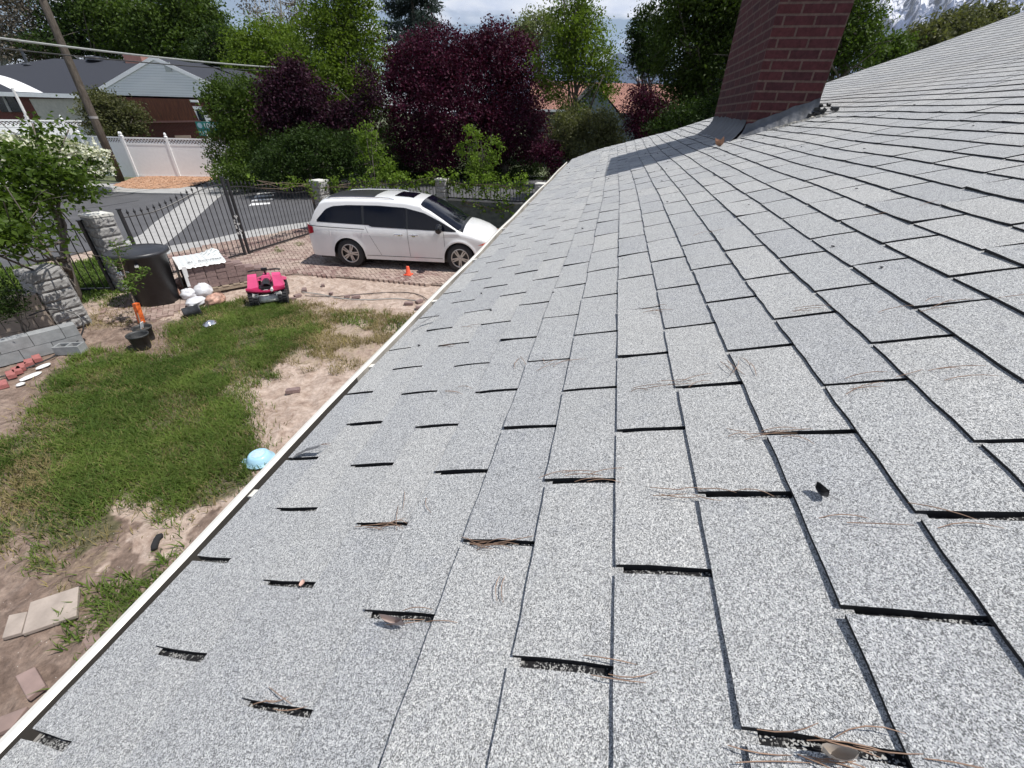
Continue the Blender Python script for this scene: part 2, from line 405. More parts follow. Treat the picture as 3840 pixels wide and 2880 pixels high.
# back slope and gable/side walls so that the house is a solid thing
mb = MB()
ridge_a = [-2.2 + (A_END + 2.2) * i / 12 for i in range(13)]
for a, c in zip(ridge_a, ridge_a[1:]):
    p, q = rp(a, 9.65), rp(c, 9.65)
    mb.quad(hp(p), hp(q), hp(q + Vector((0, -9.0, -2.8))), hp(p + Vector((0, -9.0, -2.8))))
mb.build('back_slope', M['gran'], roof)
mb = MB()
mb.hexa([hp(Vector(p)) for p in ((-2.0, -17.5, 0), (8.5, -17.5, 0), (8.5, 0.42, 0), (-2.0, 0.42, 0), (-2.0, -17.5, 2.75), (8.5, -17.5, 2.75), (8.5, 0.42, 2.72), (-2.0, 0.42, 2.6))])
mb.build('wall', mat_brick('house_brick', (0.23, 0.09, 0.07), (0.17, 0.07, 0.06), (0.3, 0.27, 0.24), 0.21, 0.076, 0.01), house)
# far rake board and eave fascia
mb = MB()
bs = [E_B + (9.6 - E_B) * i / 40 for i in range(41)]
mb.grid([[hp(rp(A_END - 0.012, b, -0.004)) for b in bs], [hp(rp(A_END - 0.012, b, -0.15)) for b in bs]])
mb.grid([[hp(rp(A_END - 0.5, b, -0.15)) for b in bs], [hp(rp(A_END - 0.012, b, -0.15)) for b in bs]])
mb.build('rake_board', M['gutter'], house)

# gutter: outer lip, trough, drip edge, hangers
def gline(a, b, z):     # a point on the eave line: b in roof plane, then z metres vertical offset
    return hp(rp(a, b, 0) + Vector((0, 0, z)))
GA = [-2.2 + (A_END + 0.02 + 2.2) * i / 60 for i in range(61)]
def gy(a): return 0.0035 * math.sin(a * 1.9) + 0.002 * math.sin(a * 4.7)
prof = [(-0.862, -0.012), (-0.862, -0.080), (-0.868, -0.110), (-0.905, -0.118), (-0.945, -0.108), (-0.958, -0.050), (-0.962, -0.004), (-0.970, 0.004), (-0.985, 0.002), (-0.989, -0.010), (-0.984, -0.055), (-0.968, -0.118), (-0.905, -0.128)]
mb = MB(); P = []
for a in GA:
    w = interp([(-2.2, 0.050), (0, 0.045), (2, 0.028), (6, .01), (9, -0.01)], a)
    P.append([gline(a, b + w * sstep(-0.87, -0.95, b), z - 0.004 + gy(a)) for b, z in prof])
inner = [r_[0:7] for r_ in P]; outer = [r_[6:] for r_ in P]
gut = MB(); gut.grid(outer); gutter = gut.build('gutter', M['gutter'], house, smooth=False)
gi = MB(); gi.grid([r_[1:] for r_ in inner][:17]); gi.build('trough', M['gutter_in'], gutter); gi = MB(); gi.grid([r_[1:] for r_ in inner][16:]); gi.build('trough', M['gutter_gray'], gutter)  # trough is near black along its near stretch, grey beyond
de = MB(); de.grid([[gline(a, -0.853, -0.004), gline(a, -0.866, -0.008), gline(a, -0.868, -0.055), gline(a, -0.868, -0.095)] for a in GA]); de.build('drip_edge', M['drip'], gutter)
for a in (0.22, 0.86, 1.52, 2.25, 3.1, 4.3, 5.5, 6.8):
    h = MB(); c1 = gline(a, -0.872, -0.016); c2 = gline(a, -0.948, -0.010)
    h.quad(c1 + Vector((-.012, 0, 0)), c2 + Vector((-.012, 0, 0)), c2 + Vector((.012, 0, 0)), c1 + Vector((.012, 0, 0)))
    h.quad(c1 + Vector((.012, 0, -.02)), c2 + Vector((.012, 0, -.02)), c2 + Vector((.012, 0, 0)), c1 + Vector((.012, 0, 0)))
    h.quad(c1 + Vector((-.012, 0, -.02)), c2 + Vector((-.012, 0, -.02)), c2 + Vector((-.012, 0, 0)), c1 + Vector((-.012, 0, 0)))
    h.build('hanger', M['gutter'], gutter)
# end cap and eave soffit/fascia
mb = MB(); mb.grid([[gline(a, -0.860, -0.03), gline(a, -0.862, -0.20)] for a in GA]); mb.grid([[gline(a, -0.862, -0.20), gline(a, -0.862, -0.20) + Vector((0, -0.5, 0))] for a in GA])
mb.build('fascia', M['gutter'], house)

# chimney
X0, X1, Y0, Y1 = 4.68, 6.40, -1.665, -1.10; ZT = GZ0 + 2.3
ch = MB()
def face(p, q, z0p, z0q, zt, o):
    w = (Vector(q) - Vector(p)).length
    ch.quad((*p, z0p), (*q, z0q), (*q, zt), (*p, zt), ((o, z0p), (o + w, z0q), (o + w, zt), (o, zt)))
zb = GZ0 + 0.2
face((X0, Y1), (X0, Y0), zb, zb, ZT, 0.05); face((X1, Y1), (X0, Y1), zb, zb, ZT, 0.0)
face((X0, Y0), (X1, Y0), zb, zb, ZT, 0.1); face((X1, Y0), (X1, Y1), zb, zb, ZT, 0.02)
ch.v = [tuple(hp(v)) for v in ch.v]
chim = ch.build('chimney', M['chim'], house)
cp = MB(); cp.box(hp(((X0 + X1) / 2, (Y0 + Y1) / 2, ZT + 0.05)), (X1 - X0 + .1, Y1 - Y0 + .1, 0.1)); cp.build('chimney_cap', M['concrete'], chim)
# flashing skirt: flares out from the brick onto the shingles
def zroof(x, y):   # world height of the roof plane
    n = RU; a_ = x; b_ = -(y) / 0.9542
    return rp(a_, b_, 0).z
def skirt(p, q, out, h0, h1, flare, n=24, seed=1):
    rr = random.Random(seed); rows = []
    ofs = [rr.uniform(-1, 1) for _ in range(n + 1)]
    for lv in range(6):
        t = lv / 5; row = []
        for i in range(n + 1):
            f = i / n; x = p[0] + (q[0] - p[0]) * f; y = p[1] + (q[1] - p[1]) * f
            hh = (h0 + (h1 - h0) * f) * (1 + 0.06 * ofs[i]); fl = flare * (1 + 0.25 * ofs[(i * 3) % n])
            e = (1 - t) ** 2.6
            px = x + out[0] * (0.006 + fl * e); py = y + out[1] * (0.006 + fl * e)
            # stretch the corners so that neighbouring skirts meet
            cxn = (f - 0.5) * 2; dx = (q[0] - p[0]); dy = (q[1] - p[1]); ln = math.hypot(dx, dy)
            px += dx / ln * fl * e * (cxn if abs(cxn) > 0.85 else 0); py += dy / ln * fl * e * (cxn if abs(cxn) > 0.85 else 0)
            z = zroof(px, py) + 0.009 + hh * t
            row.append(hp((px, py, z)))
        rows.append(row)
    return rows
fl = MB()
fl.grid(skirt((X0, Y1), (X0, Y0), (-1, 0), 0.10, 0.15, 0.06, seed=2))
fl.grid(skirt((X1, Y1), (X0, Y1), (0, 1), 0.16, 0.14, 0.16, seed=3))
fl.grid(skirt((X0, Y0), (X1, Y0), (0, -1), 0.10, 0.12, 0.08, seed=4))
fl.build('flashing', M['flash'], chim, smooth=True)
# smears of tar and the crumpled lump of mortar at the upslope corner
tr = MB(); rr = random.Random(5)
for (x, y, l, w, an) in () and ((4.72, -1.055, .16, .03, 1.5), (4.86, -1.04, .13, .025, 1.6), (5.0, -1.03, .12, .03, 1.4), (4.60, -1.5, .10, .02, 0.3), (4.585, -1.66, .10, .03, 0.9)):
    c = Vector((x, y, zroof(x, y) + 0.055)); pts = []
    for i in range(9):
        t = 2 * PI * i / 9; r_ = (l if i % 2 else l * .75) / 2
        pts.append(hp((x + math.cos(t) * w, y + math.sin(t) * r_, zroof(x + math.cos(t) * w, y + math.sin(t) * r_) + 0.03 + 0.015 * (y > -1.2))))
    b_ = len(tr.v); tr.v += [tuple(p) for p in pts]; tr.f.append(tuple(range(b_, b_ + 9))); tr.uv.append(((0, 0),) * 9); tr.mi.append(0)
for i in range(26):
    x = X0 - 0.02 + rr.gauss(0, .03); y = Y0 + rr.gauss(0, .04); z = zroof(x, y) + abs(rr.gauss(0.03, .03))
    s_ = rr.uniform(.02, .05); tr.box(hp((x, y, z)), (s_, s_ * .8, s_ * .6), rr.uniform(0, 3), rx=rr.uniform(-.6, .6))
tr.build('tar_patch', M['tar'], chim)
mo = MB()
for i in range(60):
    f = i / 60; y = Y0 - 0.05 + 0.42 * f + rr.gauss(0, .012); x = X0 - 0.10 + rr.gauss(0, .018); z = zroof(x, y) + 0.012
    s_ = rr.uniform(.018, .045); mo.box(hp((x, y, z)), (s_, s_ * 1.2, s_ * .45), rr.uniform(0, 3), rx=rr.uniform(-.3, .3))
mo.build('mortar_bead', M['drip'], chim)

# ================================================================== GROUND, PAVING, STREET
def inpoly(x, y, P):
    c = False; n = len(P); j = n - 1
    for i in range(n):
        if (P[i][1] > y) != (P[j][1] > y) and x < (P[j][0] - P[i][0]) * (y - P[i][1]) / (P[j][1] - P[i][1]) + P[i][0]: c = not c
        j = i
    return c
def gp(px): return [tuple(G(u, v, 0.0))[:2] for u, v in px]
def inpoly_np(X, Y, P):
    c = np.zeros(X.shape, bool); n = len(P); j = n - 1
    for i in range(n):
        if P[j][1] != P[i][1]:
            t = ((P[i][1] > Y) != (P[j][1] > Y)) & (X < (P[j][0] - P[i][0]) * (Y - P[i][1]) / (P[j][1] - P[i][1]) + P[i][0]); c ^= t
        j = i
    return c
def vnoise(X, Y, s, seed=0):
    """smooth value noise on arrays"""
    g = np.random.default_rng(seed).random((64, 64)); x = X / s; y = Y / s
    xi = np.floor(x).astype(int); yi = np.floor(y).astype(int); fx = x - xi; fy = y - yi
    fx = fx * fx * (3 - 2 * fx); fy = fy * fy * (3 - 2 * fy)
    a = g[xi % 64, yi % 64]; b = g[(xi + 1) % 64, yi % 64]; c = g[xi % 64, (yi + 1) % 64]; d = g[(xi + 1) % 64, (yi + 1) % 64]
    return (a * (1 - fx) + b * fx) * (1 - fy) + (c * (1 - fx) + d * fx) * fy

GRASS = [gp([(960, 1860), (915, 1760), (955, 1690), (925, 1570), (900, 1500), (890, 1440), (990, 1390), (1090, 1320), (1170, 1285), (1210, 1240), (1150, 1190), (1110, 1160), (1080, 1140), (960, 1150), (900, 1140), (760, 1150), (660, 1215), (640, 1290), (600, 1360), (440, 1335), (330, 1345), (235, 1385), (190, 1480), (120, 1600), (0, 1660), (-150, 1700), (-150, 1850), (0, 1830), (100, 1700), (170, 1740), (170, 1850), (120, 1910), (-100, 1950), (-100, 2020), (60, 2020), (130, 2060), (200, 2100), (300, 2040), (400, 1900), (520, 1880), (700, 1890), (850, 1860)]),
         gp([(320, 2320), (300, 2430), (350, 2410), (420, 2340), (560, 2240), (640, 2150), (640, 2090), (590, 2110), (480, 2190)])]
DRYG = [gp([(0, 1830), (130, 1690), (200, 1740), (210, 1850), (120, 1910), (0, 1930)]), gp([(890, 1130), (1350, 1150), (1600, 1190), (1560, 1330), (1300, 1360), (1050, 1380), (950, 1320)]),
        gp([(200, 2100), (420, 2060), (470, 2200), (380, 2320), (300, 2280)]), gp([(330, 1190), (420, 1130), (560, 1120), (560, 1180), (400, 1230)])]
BROWN = gp([(-400, 1100), (300, 1180), (700, 1180), (650, 1330), (500, 1560), (200, 1900), (420, 2020), (800, 1960), (900, 1920), (1020, 1800), (700, 2500), (0, 3100), (-900, 3100), (-900, 1400)])

nx, ny = 400, 330
xs = np.linspace(-3.5, 14.5, nx); ys = np.linspace(0.4, 15.2, ny)
X, Y = np.meshgrid(xs, ys, indexing='ij')
wob = (vnoise(X, Y, 0.35, 1) - .5) * 0.5 + (vnoise(X, Y, 0.12, 2) - .5) * 0.22
gmask = np.zeros(X.shape)
for P in GRASS: gmask = np.maximum(gmask, inpoly_np(X + wob, Y + wob[::-1, ::-1], P))
dmask = np.zeros(X.shape)
for P in DRYG: dmask = np.maximum(dmask, inpoly_np(X + wob, Y - wob, P))
bmask = inpoly_np(X + wob * 1.4, Y + wob, BROWN).astype(float)
n1 = vnoise(X, Y, 0.9, 3); n2 = vnoise(X, Y, 0.22, 4); n3 = vnoise(X, Y, 0.09, 5)
Z = (n1 - .5) * 0.03 + (n2 - .5) * 0.035 + (n3 - .5) * 0.038 * (1 - gmask) + gmask * 0.01 - 0.012
# the paved part stays flat
pav = (X > 9.3) | (Y > 10.2)
Z = np.where(pav, -0.035, Z)
v = np.stack([X, Y, Z], -1).reshape(-1, 3)
idx = np.arange(nx * ny).reshape(nx, ny)
f = np.stack([idx[:-1, :-1], idx[1:, :-1], idx[1:, 1:], idx[:-1, 1:]], -1).reshape(-1, 4)
me = bpy.data.meshes.new('yard_ground'); me.vertices.add(len(v)); me.vertices.foreach_set('co', v.ravel())
me.loops.add(f.size); me.loops.foreach_set('vertex_index', f.ravel()); me.polygons.add(len(f)); me.polygons.foreach_set('loop_start', np.arange(len(f)) * 4)
me.polygons.foreach_set('use_smooth', np.ones(len(f), bool)); me.update()
for nm, arr in (('grassm', gmask), ('drym', dmask), ('brown', bmask)):
    at_ = me.attributes.new(nm, 'FLOAT', 'POINT'); at_.data.foreach_set('value', arr.ravel().astype(np.float32))
def mat_yard():
    m = MT('yard_soil', 0.95, spec=0.15); v = m.co()
    na = m.noise(v, 4.2, 10, 0.68, 0.9); nb = m.noise(v, 17, 8, 0.7); nc = m.noise(v, 1.1, 4, 0.5)
    sand = m.ramp(na, [(0.28, (0.23, 0.165, 0.130)), (0.42, (0.37, 0.285, 0.235)), (0.60, (0.50, 0.405, 0.345)), (0.8, (0.58, 0.49, 0.43))])
    sand = m.mix(1.0, sand, m.ramp(nb, [(0.3, (0.72, 0.70, 0.68)), (0.6, (1.08, 1.08, 1.08))]), 'MULTIPLY')
    soil = m.ramp(na, [(0.3, (0.13, 0.093, 0.075)), (0.5, (0.23, 0.172, 0.142)), (0.72, (0.36, 0.285, 0.24))])
    soil = m.mix(1.0, soil, m.ramp(nb, [(0.3, (0.6, 0.6, 0.6)), (0.62, (1.15, 1.13, 1.1))]), 'MULTIPLY')
    c = m.mix(m.ramp(m.attr('brown').outputs['Fac'], [(0.2, (0, 0, 0)), (0.8, (1, 1, 1))]), sand, soil)
    dry = m.ramp(nb, [(0.35, (0.13, 0.10, 0.06)), (0.65, (0.34, 0.27, 0.17))])
    dm = m.mix(1.0, m.attr('drym').outputs['Fac'], m.ramp(na, [(0.42, (0, 0, 0)), (0.6, (0.75, 0.75, 0.75))]), 'MULTIPLY')
    c = m.mix(dm, c, dry)
    gr = m.ramp(nb, [(0.35, (0.05, 0.055, 0.025)), (0.65, (0.14, 0.13, 0.07))])
    c = m.mix(m.mix(1.0, m.attr('grassm').outputs['Fac'], 0.85, 'MULTIPLY'), c, gr)
    peb = m.voro(v, 38); pm = m.ramp(peb.outputs['Distance'], [(0.10, (1, 1, 1)), (0.16, (0, 0, 0))])
    sel = m.n.new('ShaderNodeSeparateXYZ'); m.l.new(peb.outputs['Color'], sel.inputs[0])
    pm = m.mix(1.0, pm, m.ramp(sel.outputs[0], [(0.86, (0, 0, 0)), (0.9, (1, 1, 1))]), 'MULTIPLY')
    c = m.mix(pm, c, (0.62, 0.58, 0.53))
    m.col(c); hgt = m.mix(0.5, na, nb); m.bump(hgt, 0.9, 0.05)
    return m.m
me.materials.append(mat_yard()); yard = bpy.data.objects.new('yard_ground', me); COL.objects.link(yard); struct(yard)

# the wide ground beyond, one sheet out to the horizon
gm = MB(); gm.quad((-3500, -11000, -0.07), (13000, -11000, -0.07), (13000, 13000, -0.07), (-3500, 13000, -0.07))
struct(gm.build('ground', simple('dry_grass_ground', (0.10, 0.115, 0.055), 0.95, var=0.35, scale=0.4)))
def flat(name, px, z, mat, h=0.0, kind=True):
    P = gp(px); m = MB(); m.prism(P, z - 0.05, z); o = m.build(name, mat, ccw=True)
    return struct(o) if kind else o
# street: asphalt wraps round the corner lot
mb = MB(); A_ = [(-10, 60), (-10, 15.4), *gp([(470, 905), (600, 960), (780, 918), (960, 886), (1180, 846)]), (17.6, 9.5), (18.0, -12), (34, -12), (34, 24.2), (24, 26.5), (19, 28), (18, 60)]
mb.prism(A_, -0.04, 0.0); struct(mb.build('street', M['asphalt'], ccw=True))
flat('valley_gutter', [(455, 912), (530, 880), (578, 836), (740, 723), (845, 724), (815, 745), (680, 868), (640, 900), (600, 930), (585, 962), (500, 985)], 0.006, M['kerb'])
flat('kerb_strip', [(585, 963), (780, 921), (960, 889), (1180, 849), (1330, 823), (1330, 803), (1150, 834), (960, 860), (780, 900), (600, 929)], 0.011, M['kerb'])
flat('far_pavement', [(-300, 700), (377, 722), (560, 728), (738, 731), (860, 722), (1000, 712), (1000, 700), (740, 706), (377, 693), (-300, 676)], 0.06, M['kerb'])
# tar-sealed cracks in the asphalt
mb = MB()
for L_ in ([(300, 745), (420, 738), (530, 722), (600, 712)], [(240, 790), (380, 775), (520, 752)], [(700, 850), (720, 800), (760, 770)]):
    pts = [G(u, v, 0.002) for u, v in L_]
    for p, q in zip(pts, pts[1:]):
        d = (q - p).normalized(); n = Vector((-d.y, d.x, 0)) * 0.05; mb.quad(p - n, q - n, q + n, p + n)
struct(mb.build('crack_sealant', M['edge']))
mb = MB(); o0 = (860, 640); sc = 480 / 1269
for st in ([(190, 348), (222, 322), (408, 315), (402, 330)], [(215, 303), (240, 282), (445, 275), (440, 284)], [(238, 268), (262, 245), (440, 238), (438, 250)], [(262, 237), (280, 216), (465, 209), (463, 217)], [(290, 210), (296, 196), (455, 186), (458, 194)]):
    mb.quad(*[G(o0[0] + a * sc, o0[1] + b * sc, 0.005) for a, b in st])
struct(mb.build('crosswalk', M['paint']))
# mulch bed by the white fence
P = gp([(425, 700), (470, 683), (512, 668), (600, 664), (712, 664), (830, 668), (777, 684), (740, 697), (677, 710), (560, 714), (480, 711)])
mb = MB(); cx_ = sum(p[0] for p in P) / len(P); cy_ = sum(p[1] for p in P) / len(P)
for i in range(len(P)):
    a, b = P[i], P[(i + 1) % len(P)]
    mb.tri((a[0], a[1], 0.065), (b[0], b[1], 0.065), (cx_, cy_, 0.26))
struct(mb.build('mulch_bed', M['mulch'], ccw=True))
mb = MB(); rr = random.Random(3)
for i in range(900):
    w = [rr.random() for _ in P]; t = rr.random() ** 0.5; k = rr.randrange(len(P)); a, b = P[k], P[(k + 1) % len(P)]; q = rr.random()
    ex = a[0] + (b[0] - a[0]) * q; ey = a[1] + (b[1] - a[1]) * q
    x = cx_ + (ex - cx_) * t; y = cy_ + (ey - cy_) * t
    mb.box((x, y, 0.065 + 0.2 * (1 - t)), (rr.uniform(.05, .16), rr.uniform(.03, .06), .03), rr.uniform(0, 3), rx=rr.uniform(-.5, .5))
tag(mb.build('bark_chips', M['mulch']), 'loose orange wood chips on the mulch bed below the white fence', 'bark chips', kind='stuff')

# herringbone pavers inside and outside the gate
PAVE_IN = [(9.22, -1.0), (9.45, 3.0), (9.47, 4.0), (9.42, 5.5), (9.3, 7.2), (9.15, 8.2), (8.6, 8.5), (7.4, 8.9), (6.3, 8.75), (5.75, 8.9), (5.55, 9.9), (6.6, 10.75), (7.9, 10.95), (13.3, 10.1), (13.9, 10.1), (14.6, 9.8), (14.8, -1.0)]
PAVE_OUT = [(7.0, 11.1), (13.3, 10.2), (15.2, 10.1)] + gp([(1240, 838), (1180, 848), (960, 888), (780, 920), (600, 961)])
mb = MB(); th0 = R(45); rr = random.Random(9); pv = []
def pav_brick(cx, cy, rz, z, sz=0.2):
    tilt = rr.gauss(0, .006)
    mb.box((cx, cy, z - 0.03 + rr.gauss(0, .0025)), (sz - .013, .1 - .012, .06), rz, rx=tilt, ry=rr.gauss(0, .006))
for i in range(-140, 200):
    for mth in range(-40, 60):
        for (ox, oy, sx, sy) in ((i + 4 * mth, i, 2, 1), (i + 4 * mth + 3, i, 1, 2)):
            lx, ly = (ox + sx / 2) * .1, (oy + sy / 2) * .1
            wx = 9.0 + lx * math.cos(th0) - ly * math.sin(th0); wy = 5.0 + lx * math.sin(th0) + ly * math.cos(th0)
            if not (5 < wx < 16 and -1.5 < wy < 15): continue
            inn = inpoly(wx, wy, PAVE_IN); ou = inpoly(wx, wy, PAVE_OUT)
            if not (inn or ou): continue
            if rr.random() < 0.006: continue
            n0 = len(mb.f); pav_brick(wx, wy, th0 + (0 if sx == 2 else PI / 2), 0.028 if inn else 0.02)
            base = rr.random() * (1 if inn else .55); pv += [base] * (len(mb.f) - n0)
def mat_pav():
    m = MT('herringbone_paver', 0.92, spec=0.2); v = m.co()
    c = m.ramp(m.attr('rnd').outputs['Fac'], [(0, (0.20, 0.125, 0.112)), (0.5, (0.30, 0.215, 0.19)), (1, (0.38, 0.29, 0.255))])
    n = m.noise(v, 0.9, 6, 0.6); d = m.ramp(n, [(0.42, (0, 0, 0)), (0.66, (0.7, 0.7, 0.7))])
    c = m.mix(d, c, (0.50, 0.415, 0.345)); m.col(m.mix(1.0, c, m.ramp(m.noise(v, 22, 5), [(0.3, (0.8, 0.8, 0.8)), (0.7, (1.12, 1.12, 1.12))]), 'MULTIPLY'))
    m.bump(m.noise(v, 60, 4), 0.3, 0.005); return m.m
o = struct(mb.build('paving', mat_pav())); at_ = o.data.attributes.new('rnd', 'FLOAT', 'FACE'); at_.data.foreach_set('value', pv)
mb = MB(); mb.prism(PAVE_IN, -0.06, 0.008); mb.prism(PAVE_OUT, -0.06, 0.002)
struct(mb.build('paving_sand', simple('joint_sand', (0.22, 0.17, 0.14), 0.95, var=0.3, scale=5), ccw=True))

# ================================================================== LEAVES, TREES, GRASS
def leaf_mesh(name, C_, size, mat, parent=None, seed=0, aspect=0.55, up=0.35, centre=None, rndv=None, flatn=None, sizes=None):
    """one mesh of small folded leaves at the points C_ (n,3)"""
    g = np.random.default_rng(seed); C_ = np.asarray(C_, float); n = len(C_)
    nrm = g.normal(size=(n, 3)); nrm[:, 2] += up * 2
    if centre is not None:
        o_ = C_ - np.asarray(centre); o_ /= (np.linalg.norm(o_, axis=1, keepdims=True) + 1e-6); nrm += o_ * 0.8
    nrm /= np.linalg.norm(nrm, axis=1, keepdims=True)
    t = g.normal(size=(n, 3)); t -= nrm * (t * nrm).sum(1, keepdims=True); t /= np.linalg.norm(t, axis=1, keepdims=True)
    b = np.cross(nrm, t); s = size * (0.6 + 0.8 * g.random((n, 1)))
    if sizes is not None: s = s * np.asarray(sizes)[:, None]
    w = s * aspect
    p0 = C_ - t * s * .5; p2 = C_ + t * s * .5; p1 = C_ + b * w * .5 + nrm * s * .12 - t * s * .06; p3 = C_ - b * w * .5 + nrm * s * .12 - t * s * .06
    v = np.stack([p0, p1, p2, p3], 1).reshape(-1, 3)
    me = bpy.data.meshes.new(name); me.vertices.add(len(v)); me.vertices.foreach_set('co', v.ravel())
    i = np.arange(n)[:, None] * 4; f = np.concatenate([i, i + 1, i + 2, i, i + 2, i + 3], 1).reshape(-1, 3)
    me.loops.add(f.size); me.loops.foreach_set('vertex_index', f.ravel().astype(np.int32)); me.polygons.add(len(f)); me.polygons.foreach_set('loop_start', np.arange(len(f)) * 3); me.update()
    r_ = g.random(n) if rndv is None else np.clip(rndv, 0, 1)
    at_ = me.attributes.new('rnd', 'FLOAT', 'FACE'); at_.data.foreach_set('value', np.repeat(r_, 2).astype(np.float32))
    me.materials.append(mat); o = bpy.data.objects.new(name, me); COL.objects.link(o)
    if parent is not None: o.parent = parent
    return o
def crown_points(blobs, n, seed, clump=0.35, spread=0.16, shell=0.55):
    """leaf positions gathered in clumps through a set of ellipsoids ((centre),(radii)); also a light/dark value per clump"""
    g = np.random.default_rng(seed); vol = np.array([b[1][0] * b[1][1] * b[1][2] for b in blobs]) ** 0.75; vol /= vol.sum()
    out_, rv = [], []
    for (c, r_), fr in zip(blobs, vol):
        m = int(n * fr)
        if m < 3: continue
        ncl = max(5, int(m / 26)); d = g.normal(size=(ncl, 3)); d /= np.linalg.norm(d, axis=1, keepdims=True)
        rad = shell + (1.06 - shell) * g.random((ncl, 1)) ** 0.6
        rad *= 1 + 0.10 * np.sin(d[:, :1] * 5 + d[:, 1:2] * 7 + c[0])
        cc = np.array(c) + d * rad * np.array(r_)
        which = g.integers(0, ncl, m); sz = clump * (0.6 + 0.9 * g.random(ncl))
        off = g.normal(size=(m, 3)) * sz[which][:, None] * np.array([1, 1, 0.7]) * spread / 0.16 * 0.5
        out_.append(cc[which] + off); rv.append(np.clip(0.25 + 0.5 * g.random(ncl)[which] + 0.35 * (g.random(m) - .5), 0, 1))
    return np.concatenate(out_), np.concatenate(rv)
def limbs(mb, base, top, r0, blobs, seed, nb=9, lean=0.3, depth=2, rend=0.02):
    rr = random.Random(seed); base = Vector(base); top = Vector(top)
    pts = []; k = 9
    for i in range(k):
        t = i / (k - 1); j = (top - base).length * 0.018
        pts.append(base.lerp(top, t) + Vector((rr.gauss(0, j), rr.gauss(0, j), 0)) * (t > 0))
    rad = [r0 * (1 - 0.88 * (i / (k - 1))) * (1.35 if i == 0 else 1) for i in range(k)]
    mb.tube(pts, rad, 8)
    for b in range(nb):
        t = 0.22 + 0.7 * (b + rr.random()) / nb; f = t * (k - 1); i = min(k - 2, int(f)); p = pts[i].lerp(pts[i + 1], f - i); r_ = r0 * (1 - 0.88 * t) * 0.6
        c, rd = blobs[rr.randrange(len(blobs))]
        for _ in range(6):
            d = Vector((rr.gauss(0, 1), rr.gauss(0, 1), rr.gauss(0.2, .8))).normalized(); e = Vector(c) + Vector((d.x * rd[0], d.y * rd[1], d.z * rd[2])) * 0.85
            if e.z > p.z: break
        mid = p.lerp(e, .5) + Vector((0, 0, -(e - p).length * .08)); q1 = p.lerp(mid, .5) + Vector((rr.gauss(0, .04), rr.gauss(0, .04), 0)) * (e - p).length
        mb.tube([p, q1, mid, e], [r_, r_ * .75, r_ * .5, rend * .6], 6)
        if depth > 1:
            for _ in range(3):
                s_ = rr.uniform(.35, .8); pp = p.lerp(e, s_); d = Vector((rr.gauss(0, 1), rr.gauss(0, 1), rr.gauss(.5, .6))).normalized() * (e - p).length * rr.uniform(.25, .45)
                mb.tube([pp, pp + d * .5 + Vector((0, 0, .03)), pp + d], [r_ * .4, r_ * .25, rend * .4], 4, cap=False)
def tree(name, label, cat, base, top, r0, blobs, nleaf, size, mat, bark, seed, group=None, clump=.5, spread=.16, nb=9, shell=.5, aspect=.55, rend=.03, depth=2):
    base = Vector(base); root = empty(name, base, label, cat, group)
    bl = [((c[0] - base.x, c[1] - base.y, c[2] - base.z), r_) for c, r_ in blobs]
    mb = MB(); limbs(mb, (0, 0, -0.1), Vector(top) - base, r0, bl, seed, nb, rend=rend, depth=depth); mb.build('trunk', bark, root, smooth=True)
    if nleaf:
        P, rv = crown_points(bl, nleaf, seed, clump, spread, shell)
        P[:, 2] = np.maximum(P[:, 2], 0.03)
        leaf_mesh('crown', P, size, mat, root, seed, aspect, rndv=rv)
    return root

